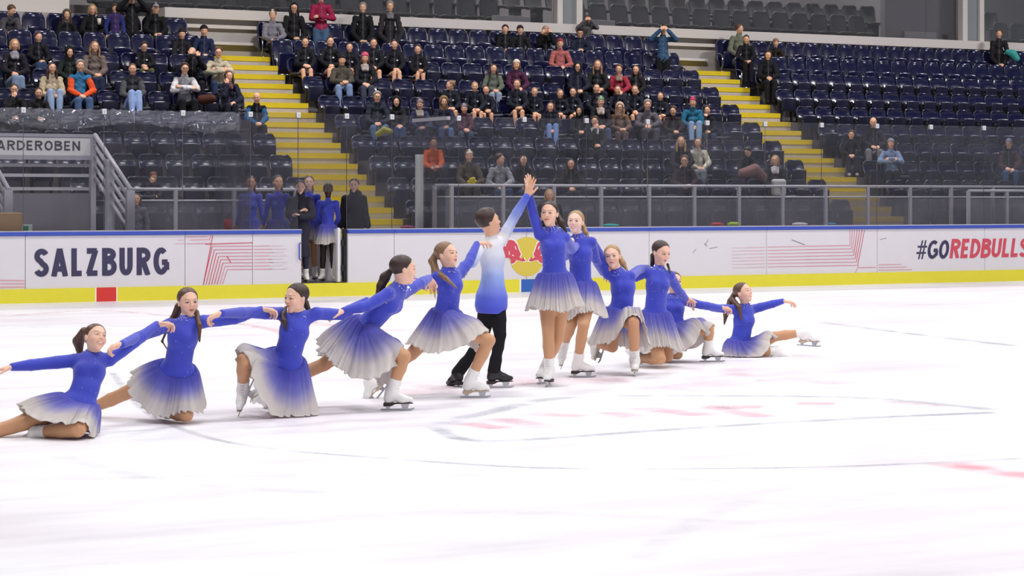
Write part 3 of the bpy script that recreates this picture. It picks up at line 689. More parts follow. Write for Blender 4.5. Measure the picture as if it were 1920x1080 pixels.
def field(prims, h, pad=0.02, zmin=None):
    """prims: list of (op, prim, k); op in + - & ; returns origin, grid"""
    lo = np.min([p.bbox(pad)[0] for o, p, k in prims if o == '+'], 0); hi = np.max([p.bbox(pad)[1] for o, p, k in prims if o == '+'], 0)
    n = np.ceil((hi-lo)/h).astype(int)+2
    D = np.full(n, 1.0, np.float32); ax = [lo[i]+h*np.arange(n[i]) for i in range(3)]
    for op, p, k in prims:
        if op == '&':       # keep where f(X,Y,Z) < 0
            X, Y, Z = np.meshgrid(*ax, indexing='ij', sparse=True); D = np.maximum(D, p(X, Y, Z)).astype(np.float32); continue
        a, b = p.bbox(0.03+k)
        i0 = np.clip(np.floor((a-lo)/h).astype(int), 0, n-1); i1 = np.clip(np.ceil((b-lo)/h).astype(int)+1, 1, n)
        if np.any(i1 <= i0): continue
        X, Y, Z = ax[0][i0[0]:i1[0]][:, None, None], ax[1][i0[1]:i1[1]][None, :, None], ax[2][i0[2]:i1[2]][None, None, :]
        d = p.d(X, Y, Z); sl = tuple(slice(i0[i], i1[i]) for i in range(3)); A = D[sl]
        if op == '+':
            if k > 0: hh = np.maximum(k-np.abs(A-d), 0)/k; D[sl] = np.minimum(A, d)-hh*hh*k*0.25
            else: D[sl] = np.minimum(A, d)
        else:
            d = -d
            if k > 0: hh = np.maximum(k-np.abs(A-d), 0)/k; D[sl] = np.maximum(A, d)+hh*hh*k*0.25
            else: D[sl] = np.maximum(A, d)
    return lo, D
def nets(lo, D, h):
    """surface nets -> verts (n,3), quads (m,4)"""
    n = D.shape; neg = D < 0
    c = np.zeros(tuple(x-1 for x in n), np.int8)
    for dx in (0, 1):
        for dy in (0, 1):
            for dz in (0, 1): c += neg[dx:n[0]-1+dx, dy:n[1]-1+dy, dz:n[2]-1+dz]
    act = (c > 0) & (c < 8); idx = np.full(c.shape, -1, np.int64); I = np.argwhere(act); idx[act] = np.arange(len(I))
    if len(I) == 0: return np.zeros((0, 3)), np.zeros((0, 4), int)
    S = np.zeros((len(I), 3)); cnt = np.zeros(len(I))
    for a in range(3):
        o1, o2 = [x for x in range(3) if x != a]
        for u in (0, 1):
            for v in (0, 1):
                p = I.copy(); p[:, o1] += u; p[:, o2] += v; q = p.copy(); q[:, a] += 1
                d0 = D[p[:, 0], p[:, 1], p[:, 2]]; d1 = D[q[:, 0], q[:, 1], q[:, 2]]; m = (d0 < 0) != (d1 < 0)
                t = np.where(m, d0/(d0-d1+1e-12), 0); P = (p-I).astype(float); P[:, a] += t
                S[m] += P[m]; cnt[m] += 1
    Vv = lo + h*(I + S/cnt[:, None]); Q = []
    for a in range(3):
        o1, o2 = [x for x in range(3) if x != a]
        sl0 = [slice(None)]*3; sl1 = [slice(None)]*3; sl0[a] = slice(0, n[a]-1); sl1[a] = slice(1, n[a])
        A = neg[tuple(sl0)]; B = neg[tuple(sl1)]; E = np.argwhere(A != B); 
        E = E[(E[:, o1] > 0) & (E[:, o2] > 0) & (E[:, o1] < n[o1]-1) & (E[:, o2] < n[o2]-1)]
        if len(E) == 0: continue
        s = A[E[:, 0], E[:, 1], E[:, 2]]; qs = []
        for u, v in ((0, 0), (1, 0), (1, 1), (0, 1)):
            p = E.copy(); p[:, o1] -= u; p[:, o2] -= v; qs.append(idx[p[:, 0], p[:, 1], p[:, 2]])
        q = np.stack(qs, 1); flip = s if a != 1 else ~s
        q[flip] = q[flip][:, ::-1]; Q.append(q)
    return Vv, np.concatenate(Q)
def grown(prims, h, pad=0.02):
    lo, D = field(prims, h, pad); return nets(lo, D, h)
def mesh_np(name, Vv, Q, cols=None, m=None, parent=None, flipn=True):
    me = bpy.data.meshes.new(name); nq = len(Q)
    me.vertices.add(len(Vv)); me.vertices.foreach_set('co', np.asarray(Vv, np.float32).ravel())
    me.loops.add(nq*4); q = Q[:, ::-1] if flipn else Q; me.loops.foreach_set('vertex_index', q.ravel().astype(np.int32))
    me.polygons.add(nq); me.polygons.foreach_set('loop_start', np.arange(0, nq*4, 4, dtype=np.int32)); 
    me.polygons.foreach_set('use_smooth', np.ones(nq, bool)); me.update(calc_edges=True)
    if cols is not None:
        a = me.color_attributes.new('Dye', 'FLOAT_COLOR', 'POINT'); c = np.ones((len(Vv), 4), np.float32); c[:, :3] = cols; a.data.foreach_set('color', c.ravel())
    me.validate()
    return link(name, me, parent, m)
M_SKIN = vmat('skin', rough=0.5, spec=0.35, sss=0.12)
M_DRESS = vmat('stretch_dress_fabric', rough=0.62, spec=0.25, sheen=0.25, bump=0.15, bscale=140)
M_TULLE = vmat('skirt_tulle', rough=0.75, spec=0.15, sheen=0.3, translucent=0.35)
M_HAIR = vmat('hair', rough=0.40, spec=0.4, bump=0.18, bscale=240)
M_CLOTH = vmat('woven_cloth', rough=0.8, spec=0.2, bump=0.35, bscale=45)
M_CLOTH2 = vmat('plain_cloth', rough=0.8, spec=0.2)
M_BOOT = mat('white_leather', 'e9e7e4', 0.4, spec=0.4); M_BOOTB = mat('black_leather', '17161a', 0.45)
M_BLADE = mat('skate_blade', 'aeb0b6', 0.22, metal=1.0); M_SOLE = mat('dark_sole', '2c2220', 0.5); M_SOLEL = mat('tan_sole', 'b9a58c', 0.5)
M_LACE = mat('lace', 'cfcdca', 0.7); M_CRYS = mat('crystal', 'f2f4ff', 0.08, metal=0.6)
# ---------- head
def frame_of(f, u):
    f = nrm(f); x = nrm(np.cross(f, u)); u = np.cross(x, f); return np.array([x, f, u])   # rows: side(right), forward, up
def head_parts(c, f, up, k, smile=0.5, neck_to=None, nr=.040):
    R = frame_of(f, up); P = lambda x, y, z: c + k*(x*R[0]+y*R[1]+z*R[2]); E = lambda x, y, z, r: Ell(P(x, y, z), R, np.array(r)*k); S = lambda x, y, z, r: Cone(P(x, y, z), P(x, y, z), r*k, r*k)
    pr = [('+', E(0, -.012, .030, (.069, .088, .075)), 0), ('+', E(0, .014, -.030, (.050, .064, .068)), .03*k), ('+', S(0, .054, -.088, .0145), .030*k)]
    for s in (-1, 1): pr += [('+', S(s*.032, .049, -.022, .0215), .026*k)]
    pr += [('+', Cone(P(-.024, .071, .026), P(.024, .071, .026), .008*k, .008*k), .02*k)]
    for s in (-1, 1): pr += [('-', S(s*.029, .088, .005, .0105), .016*k), ('+', S(s*.0285, .0650, .005, .0140), 0.006*k)]
    pr += [('+', Cone(P(0, .076, .010), P(0, .0900, -.0165), .0052*k, .0080*k), .012*k)]
    for s in (-1, 1): pr += [('+', S(s*.0078, .082, -.0195, .0052), .007*k), ('+', E(s*.068, -.010, -.002, (.008, .015, .026)), .008*k)]
    w = .015+.009*smile
    for s in (-1, 1): pr += [('+', Cone(P(0, .0800, -.0470), P(s*w, .069, -.0475+.006*smile), .0052*k, .003*k), .006*k), ('+', Cone(P(0, .0785, -.0560-.003*smile), P(s*w*.8, .067, -.0530), .0058*k, .003*k), .006*k)]
    pr += [('+', Cone(P(0, -.018, -.045), neck_to if neck_to is not None else P(0, -.03, -.15), nr*k, (nr+.004)*k), .03*k)]
    return pr, R
def head_colors(Vv, c, R, k, skin, smile=.5, glasses=False, iris='3a2a20', lip=None, brow=(.12, .07, .05)):
    L_ = (Vv-c) @ R.T / k; x, y, z = np.abs(L_[:, 0]), L_[:, 1], L_[:, 2]; C = np.tile(np.array(skin), (len(Vv), 1)).astype(float)
    def put(m, col, a=1.0):
        m = np.clip(m, 0, 1)[:, None]*a; C[:] = C*(1-m)+np.array(col)*m
    sk = np.array(skin)
    ck = np.exp(-(((x-.036)/.018)**2+((z+.028)/.016)**2))*(y > .03); put(ck, sk*np.array([1.02, .80, .80]), .45)
    lipc = lip or tuple(sk*np.array([.74, .36, .38])); dk = 1 if sk[0] > .2 else .45
    lw = .018+.009*smile
    lp = (y > .050)*np.clip((lw-x)/.004, 0, 1)*np.clip((.0100+.002*smile-.24*x-np.abs(z+.0518-.22*x*smile))/.0025, 0, 1); put(lp, lipc, .9)
    if smile > .3: put((y > .050)*np.clip((.010+.009*smile-x)/.003, 0, 1)*np.clip((.0026+.0030*smile-.15*x-np.abs(z+.0520-.22*x*smile))/.0016, 0, 1), (.86, .83, .80) if smile > .6 else (.16, .05, .05), .95)
    put(np.clip(1.4-np.abs(z-.0255-.10*x+12*(x-.03)**2)/.0026, 0, 1)*(x > .014)*(x < .045)*(y > .045), brow, .65)
    ez = .005+(.0 if smile < .8 else .001); sq = 2.0 if smile < .8 else 3.2
    ex = np.sqrt((x-.0285)**2+((z-ez)*sq)**2); fr = (y > .055)
    put(np.clip((.0130-ex)/.003, 0, 1)*fr, np.array((.50, .47, .47))*dk, .9)
    put(np.clip((.0074-np.sqrt((x-.0285)**2+((z-ez)*1.1*sq/2)**2))/.002, 0, 1)*fr, srgb(iris), 1)
    put(np.clip(1.35-np.abs(ex-.0138)/.0028, 0, 1)*(z > ez-.001)*fr, (.04, .028, .025), .9)
    put(np.clip(1-np.abs(ex-.0150)/.0025, 0, 1)*(z <= ez-.001)*fr, sk*.5, .5)
    return C
def hair_prims(c, R, k, style, pts=None, rads=None):
    P = lambda x, y, z: c + k*(x*R[0]+y*R[1]+z*R[2])
    pr = [('+', Ell(P(0, -.018, .033), R, np.array((.0755, .093, .0795))*k), 0)]
    if style in ('short', 'boy'): pr = [('+', Ell(P(0, -.014, .042), R, np.array((.083, .099, .088))*k), 0)]
    def cut(X, Y, Z):
        x, y, z = X-c[0], Y-c[1], Z-c[2]; lx, ly, lz = [(R[i][0]*x+R[i][1]*y+R[i][2]*z)/k for i in range(3)]
        front = ly - (.021+.66*(lz-.03)+.10*np.abs(lx)*(lz > .05)) ; low = -(lz+.055) + (0 if style != 'boy' else .0)
        return np.maximum(front+.9*np.maximum(0, .012-np.abs(lx)*.2)*0, low)*k*.8
    pr.append(('&', cut, 0))
    if style == 'bun': pr.append(('+', Cone(P(0, -.085, .075), P(0, -.095, .08), .032*k, .030*k), .012*k))
    if style == 'lowbun': pr.append(('+', Cone(P(0, -.105, -.01), P(0, -.11, -.01), .034*k, .034*k), .012*k))
    if style == 'long':
        for s in (-1, 1):
            pr += [('+', Cone(P(s*.068, -.02, .02), P(s*.082, -.005, -.07), .024*k, .026*k), .02*k), ('+', Cone(P(s*.082, -.005, -.07), P(s*.085, .02, -.19), .026*k, .022*k), .02*k)]
        pr += [('+', Cone(P(0, -.07, .0), P(0, -.075, -.15), .05*k, .05*k), .03*k)]
    if style == 'bob':
        for s in (-1, 1): pr += [('+', Cone(P(s*.066, -.015, .03), P(s*.072, -.005, -.075), .026*k, .024*k), .02*k)]
        pr += [('+', Cone(P(0, -.06, .0), P(0, -.06, -.08), .055*k, .05*k), .03*k)]
    if pts is not None:
        for i in range(len(pts)-1): pr.append(('+', Cone(pts[i], pts[i+1], rads[i], rads[i+1]), .01))
    return pr
# ---------- hand
def hand_prims(w, d, n, side, k, curl=(25, 35, 25), spread=6, thumb=(.75, .62), thumb_curl=.25):
    """w wrist, d finger direction, n palm normal, side thumb side vector (perp.)"""
    d = nrm(d); n = nrm(n - d*np.dot(n, d)); s = nrm(np.cross(d, n)); s = s if np.dot(s, side) > 0 else -s
    pr = [('+', Cone(w-d*.004*k, w+d*.025*k, .0205*k, .022*k, n, .72), 0)]
    offs = [.027, .009, -.009, -.025]; ln = [.94, 1.04, .97, .76]; kl = [.083, .086, .081, .072]
    for i in range(4):
        a = math.radians(spread*(1.5-i)); dd = nrm(d*math.cos(a)+s*math.sin(a))
        kn = w+d*kl[i]*k+s*offs[i]*k; pr.append(('+', Cone(w+s*offs[i]*.6*k+d*.015*k, kn, .0135*k, .0115*k), .010*k))
        p = kn; ang = 0; seg = [.040*ln[i], .026*ln[i], .021*ln[i]]; rr = [.0098, .0086, .0076, .0066]
        for j in range(3):
            ang += math.radians(curl[j]*(1+.12*i)); v = dd*math.cos(ang)+n*math.sin(ang); q = p+v*seg[j]*k
            pr.append(('+', Cone(p, q, rr[j]*k, rr[j+1]*k), .003*k)); p = q
    tb = w+d*.022*k+s*.020*k; v = nrm(d*thumb[0]+s*thumb[1]+n*thumb_curl); q = tb+v*.040*k; v2 = nrm(d*(thumb[0]+.35)+s*(thumb[1]-.15)+n*(thumb_curl+.2))
    pr += [('+', Cone(tb, q, .0150*k, .0115*k), .012*k), ('+', Cone(q, q+v2*.030*k, .0108*k, .0092*k), .003*k), ('+', Cone(q+v2*.030*k, q+v2*.054*k, .0092*k, .0075*k), .003*k)]
    return pr
# ---------- torso, limbs from joints
def body_prims(J, k, g=0.0, female=True, parts=('torso', 'arms', 'legs', 'neck'), kk=None):
    pr = []; f = J['front']; side = J['side']; add = lambda a, b, ra, rb, K=.03, q=None, fl=None: pr.append(('+', Cone(a, b, ra*k+g, rb*k+g, fl if q else None, q or 1), K*k))
    if 'torso' in parts:
        P, Wa, Ch, Ne = J['P'], J['W'], J['C'], J['N']; hw = .088
        for s in (-1, 1):
            add(P+side*s*.050*k-J['axis']*.02*k, P+side*s*.056*k-J['axis']*.06*k, .090, .082, .03, .95, f)
        add(P, Wa, .110, .090, .03, .80, f); add(Wa, Ch, .090, .106, .03, .78, f); add(Ch, Ch+(Ne-Ch)*.55, .106, .080, .03, .74, f)
        for s, S in ((-1, J['Sa']), (1, J['Sb'])): add(Ch+(Ne-Ch)*.60, S, .056, .043, .04)
        add(Ch+(Ne-Ch)*.6, Ne, .055, .044, .03)
        if female:
            sd = nrm(J['Sb']-J['Sa'])
            for s in (-1, 1): add(Ch+sd*s*.046*k+f*.050*k, Ch+sd*s*.044*k+f*.056*k, .040, .038, .04)
    if 'neck' in parts: add(J['N'], J['N']+(J['H']-J['N'])*.35, .041, .040, .03)
    if 'arms' in parts:
        for s in 'ab':
            S, E, Wr = J['S'+s], J['E'+s], J['W'+s]
            add(S, S+(E-S)*.5, .043, .042, .015); add(S+(E-S)*.5, E, .042, .036, .006); add(E, E+(Wr-E)*.3, .036, .037, .008); add(E+(Wr-E)*.3, Wr, .037, .0245, .006)
    if 'legs' in parts:
        for s in 'ab':
            H_, K_, A_ = J['H'+s], J['K'+s], J['A'+s]
            add(H_, H_+(K_-H_)*.5, .086, .074, .03); add(H_+(K_-H_)*.5, K_, .074, .054, .008)
            add(K_, K_+(A_-K_)*.35, .052, .054, .012); add(K_+(A_-K_)*.35, K_+(A_-K_)*.7, .054, .043, .008); add(K_+(A_-K_)*.7, A_, .043, .035, .006)
    return pr
def halfspace(p, n):  # keep the side where (x-p).n < 0
    n = nrm(n); return lambda X, Y, Z: (X-p[0])*n[0]+(Y-p[1])*n[1]+(Z-p[2])*n[2]
def sdf_pts(prims, P):
    D = np.full(len(P), 9.0)
    for op, p, k in prims:
        if op != '+': continue
        d = p.d(P[:, 0], P[:, 1], P[:, 2])
        if k > 0: hh = np.maximum(k-np.abs(D-d), 0)/k; D = np.minimum(D, d)-hh*hh*k*.25
        else: D = np.minimum(D, d)
    return D
def skate(parent, A, toe, up, k, shin, color='w', sole='d', flat=False):
    if flat: u = V3(0, 0, 1); t = nrm((toe-A)*V3(1, 1, 0))
    else: t = nrm(toe-A); u = nrm(up - t*np.dot(up, t))
    x = np.cross(t, u); sh = nrm(shin); P = lambda a, b, c=0: A+k*(a*t+b*u+c*x)
    fr = nrm(t-sh*np.dot(t, sh)) if abs(np.dot(t, sh)) < .93 else u
    pr = [('+', Cone(A+sh*.115*k, A, .050*k, .044*k), 0), ('+', Cone(A, P(-.022, -.055), .044*k, .040*k), .02*k), ('+', Cone(P(.0, -.02), P(.085, -.056), .043*k, .037*k), .03*k), ('+', Cone(P(.085, -.056), P(.145, -.064), .037*k, .026*k, u, .8), .02*k)]
    pr.append(('&', halfspace(P(0, -.088), -u), 0)); pr.append(('&', halfspace(A+sh*.110*k, sh), 0))
    Vv, Q = grown(pr, .009*k); m = M_BOOT if color == 'w' else M_BOOTB
    o = mesh_np('skate', Vv, Q, None, m, parent)
    b = MB(); Mx = Matrix(((t[0], x[0], u[0], A[0]), (t[1], x[1], u[1], A[1]), (t[2], x[2], u[2], A[2]), (0, 0, 0, 1))); kk = k
    b.prism([(a*kk, c*kk) for a, c in ((-.062, -.086), (.166, -.086), (.170, -.094), (.03, -.096), (.0, -.112), (-.062, -.115))], -.034*kk, .034*kk)
    for v in b.bm.verts:
        e = 1-.45*max(0, (v.co.x/kk-.10)/.07); v.co.y *= e*.95
    b.build('sole', M_SOLE if (sole == 'd' or color != 'w') else M_SOLEL, o, bevel=.004, M=None).matrix_basis = Mx
    b = MB(); b.prism([(a*kk, c*kk) for a, c in ((-.085, -.145), (.150, -.147), (.178, -.136), (.180, -.125), (.145, -.131), (-.08, -.133))], -.0022, .0022)
    for a0, a1 in ((-.055, .0), (.07, .14)): b.prism([(a0*kk, -.092*kk), (a1*kk, -.092*kk), ((a1-.014)*kk, -.133*kk), ((a0+.014)*kk, -.133*kk)], -.003, .003)
    b.build('blade', M_BLADE, o).matrix_basis = Mx
    if color == 'w':
        b = MB()
        for i in range(8):
            q = i/7; hw = .016*k
            if q < .5: c = A+sh*(.09-.17*q)*k+fr*.050*k
            else: e = (q-.5)*2; c = P(.050+.055*e, -.004-.022*e)
            b.tube([tuple(c-x*hw), tuple(c+fr*.003), tuple(c+x*hw)], .0026*k, 5)
        b.build('laces', M_LACE, o)
    return o
BLUE = srgb('3b45b6'); BLUE_L = srgb('5b62d6'); LAV = srgb('8f8fd2'); CREAM = srgb('d9d2cd')
def lerp_cols(t, stops):
    t = np.clip(t, 0, 1); C = np.zeros((len(t), 3))
    for (t0, c0), (t1, c1) in zip(stops[:-1], stops[1:]):
        m = (t >= t0) & (t <= t1); u = ((t-t0)/(t1-t0+1e-9))[m][:, None]; C[m] = np.array(c0)*(1-u)+np.array(c1)*u
    return C
SKIRT_STOPS = [(0, srgb('5557c4')), (.20, srgb('6666c8')), (.40, srgb('8484cc')), (.58, srgb('b9b2cf')), (.72, srgb('dbd4d2')), (1, srgb('e6e0da'))]
def skirt(parent, J, k, L=.36, flare=.55, wind=(0, 0, 0), pleats=22, amp=.016, colliders=None, seed=0, waist=(.125, .100), lift=None, stops=SKIRT_STOPS, droop=1.0, hipdrop=.0, dip=.0, z_floor=.012, hem=.03, ease=.6, follow=1.0):
    """a light skirt hung from the hip line, swept by its motion and resting on the legs"""
    rng = np.random.default_rng(seed); na, nv = 320, 34
    ax, f, sd = J['axis'], J['front'], J['side']; c = J['P']+ax*(.045-hipdrop)*k
    ph = np.linspace(0, 2*np.pi, na, endpoint=False); out = np.cos(ph)[:, None]*sd + np.sin(ph)[:, None]*f
    thighs = []
    for q_ in 'ab':
        tv = J['K'+q_]-J['H'+q_]; tl = np.linalg.norm(tv); tv = tv/tl; hz = tv*V3(1, 1, 0); hl = np.linalg.norm(hz)
        if hl > .42: thighs.append((tv, hz/hl, tl, min(1, (hl-.35)/.4), -1 if q_ == 'a' else 1))
    base = c + np.cos(ph)[:, None]*sd*waist[0]*k + np.sin(ph)[:, None]*f*waist[1]*k - ax*dip*k*np.maximum(0, np.sin(ph))[:, None]
    down = np.array([0, 0, -1.0]); wind = np.array(wind, float)
    P = np.zeros((nv+1, na, 3))
    if colliders is not None:
        for _ in range(4):
            d = sdf_pts(colliders, base); e = 1e-3; G = np.stack([sdf_pts(colliders, base+e*np.eye(3)[a])-d for a in range(3)], 1); G -= np.outer(G @ ax, ax); base = base+nrm_rows(G)*np.clip(.003-d, -.03, .03)[:, None]
    P[0] = base; dl = L*k/nv; r1, r2, r3 = rng.uniform(0, 6.28, 3)
    # per-angle modulation of length (scalloped hem) and flare
    lenm = 1+.05*np.sin(3*ph+r1)+.03*np.sin(7*ph+r2)
    if lift is not None: lenm = lenm*(1+np.array([lift(a) for a in ph]))
    lobe = {}; oh = nrm_rows(out*V3(1, 1, 0)+1e-6); w0 = np.zeros(na)
    for tv, hz, tl, wt, sg_ in thighs:
        lobe[sg_] = np.clip((oh @ hz-.1)/.6, 0, 1)*np.clip((out @ sd*sg_+.40)/.5, 0, 1)*wt*follow; w0 = np.maximum(w0, lobe[sg_])
    v = nrm_rows(out*1.0 - ax*(.8*(1-w0)-.1*w0)[:, None])
    for i in range(1, nv+1):
        t = i/nv
        g = nrm_rows(out*flare + down*droop + wind - ax*.35*(1-t))
        wall = np.zeros(na)
        for tv, hz, tl, wt, sg_ in thighs:
            w_ = lobe[sg_]; along = (P[i-1]-c) @ tv; w_ = w_*np.clip((tl*.96-along)/(.10*k), 0, 1); wall = np.maximum(wall, w_)
            g = nrm_rows(g*(1-w_)[:, None]+(tv+V3(0, 0, .30*(1-t)))*w_[:, None])
        v = nrm_rows(v*(1-ease*.5)+g*ease*.5)
        P[i] = P[i-1]+v*dl*lenm[:, None]
        if colliders is not None:
            q = P[i]
            for _ in range(3):
                d = sdf_pts(colliders, q); m = d < .012
                if not m.any(): break
                e = 1e-3; G = np.stack([sdf_pts(colliders, q[m]+e*np.eye(3)[a])-d[m] for a in range(3)], 1); G = nrm_rows(nrm_rows(G)+wall[m][:, None]*V3(0, 0, .9))
                q[m] += G*(.013-d[m])[:, None]
            P[i] = q
        P[i][:, 2] = np.maximum(P[i][:, 2], z_floor)
    # soften, then pleats
    for _ in range(20): P[1:] = .5*P[1:]+.25*np.roll(P[1:], 1, 1)+.25*np.roll(P[1:], -1, 1)
    cen = P.mean(1, keepdims=True); nor = P-cen; nor /= np.linalg.norm(nor, axis=2, keepdims=True)+1e-9
    tt = (np.arange(nv+1)/nv)[:, None]
    pl = amp*(tt**.55)*(np.sin(round(pleats*1.3)*ph+1.3*np.sin(2*ph+r3))[None, :]*.55+np.sin(round(pleats*.61)*ph+r1+2*tt)*.5+.42*np.sin(round(pleats*2.3)*ph+2*np.sin(3*ph+r2))[None, :]+.22*np.sin(round(pleats*3.7)*ph+r1+1.5*np.sin(5*ph))[None, :])
    ruff = .010*np.maximum(0, (tt-.9)/.1)*np.sin(round(pleats*2.3)*ph+r3)[None, :]
    P = P+nor*(pl+ruff)[:, :, None]*k; P[:, :, 2] = np.maximum(P[:, :, 2]+(.006*np.maximum(0, (tt-.88)/.12)*np.sin(round(pleats*1.7)*ph)[None, :])*k, z_floor)
    if colliders is not None:
        q = P[1:].reshape(-1, 3)
        for _ in range(2):
            d = sdf_pts(colliders, q); m = d < .010
            if m.any():
                e = 1e-3; G = np.stack([sdf_pts(colliders, q[m]+e*np.eye(3)[a])-d[m] for a in range(3)], 1); q[m] += nrm_rows(G)*(.011-d[m])[:, None]
        P[1:] = q.reshape(P[1:].shape)
    Vv = P.reshape(-1, 3); ii, jj = np.meshgrid(np.arange(nv), np.arange(na), indexing='ij'); j2 = (jj+1) % na
    Q = np.stack([ii*na+jj, ii*na+j2, (ii+1)*na+j2, (ii+1)*na+jj], 2).reshape(-1, 4)
    T_ = np.repeat(tt[:, 0], na); C = lerp_cols(T_ + .03*np.tile(np.sin(3*ph+r2), nv+1)*(T_ > .1)*(T_ < .9), stops)
    o = mesh_np('skirt', Vv, Q, C, M_TULLE, parent); 
    md = o.modifiers.new('cloth_thickness', 'SOLIDIFY'); md.thickness = .003; md.offset = 0
    return o
def nrm_rows(A): return A/(np.linalg.norm(A, axis=1, keepdims=True)+1e-9)
# ================================================================= THE DANCERS
def pw(px, py, Y): return np.array([(px-960)/F*Y, Y, EYE+(HOR-py)/F*Y])
SKINS = {'fair': srgb('e8bca4'), 'warm': srgb('dcac8e'), 'tan': srgb('c69274'), 'dark': srgb('4a2e22'), 'pale': srgb('eec8b6')}
TIGHTS = srgb('c4936e')
HAIRC = {'brown': srgb('5c4234'), 'dark': srgb('3b2a25'), 'blonde': srgb('a5855a'), 'lightbrown': srgb('83654c'), 'black': srgb('151214'), 'grey': srgb('8a8580'), 'auburn': srgb('5e3524'), 'none': srgb('c99a80')}
def joints(Y, k, d):
    J = {}
    for n, v in d.items():
        if n in ('face', 'up', 'front'): continue
        if isinstance(v, tuple) and len(v) in (2, 3) and not isinstance(v[0], tuple): J[n] = pw(v[0], v[1], Y+(v[2] if len(v) > 2 else 0))
    if 'W' not in J: J['W'] = J['P']*.55+J['C']*.45
    J['axis'] = nrm(J['W']-J['P']); f = np.array(d.get('front', (0, -1, 0)), float)
    f = nrm(f-J['axis']*np.dot(f, J['axis'])); J['front'] = f; J['side'] = np.cross(J['axis'], f)
    if J['side'][0] < 0 and abs(f[0]) < .9: J['side'] = -J['side']     # side points to image right
    if abs(f[0]) >= .9 and J['side'][1] < 0: J['side'] = -J['side']
    if 'Ha' in J and np.dot(J['side'], J['Hb']-J['Ha']) < 0: J['side'] = -J['side']
    for s, sg in (('a', -1), ('b', 1)):
        if 'H'+s not in J: J['H'+s] = J['P']+J['side']*sg*.075*k-J['axis']*.05*k
    return J
def crystals(parent, J, k, seed=0, n=26, extra=None):
    rng = np.random.default_rng(seed); b = bmesh.new(); ctr = J['N']*.78+J['H']*.22
    ax = nrm(J['H']-J['N']); f = nrm(np.array([0, -1, 0.])-ax*ax[1]*-1); f = nrm(np.array([0, -1., 0])-ax*np.dot([0, -1., 0], ax)); x = np.cross(ax, f)
    for i in range(n):
        a = rng.uniform(-1.5, 1.5); r = .050*k+.004; z = rng.uniform(-.035, .006)*k; rr = r+max(0, -z)*1.2
        p = ctr+f*math.cos(a)*rr+x*math.sin(a)*rr+ax*z; s = .0042*k
        M_ = Matrix.Translation(tuple(p)); bmesh.ops.create_icosphere(b, subdivisions=1, radius=s, matrix=M_)
    if extra is not None and len(extra):
        for i in rng.integers(0, len(extra), 34): bmesh.ops.create_icosphere(b, subdivisions=1, radius=.0030*k, matrix=Matrix.Translation(tuple(extra[i])))
    me = bpy.data.meshes.new('collar_crystals'); b.to_mesh(me); b.free(); return link('collar_crystals', me, parent, M_CRYS)
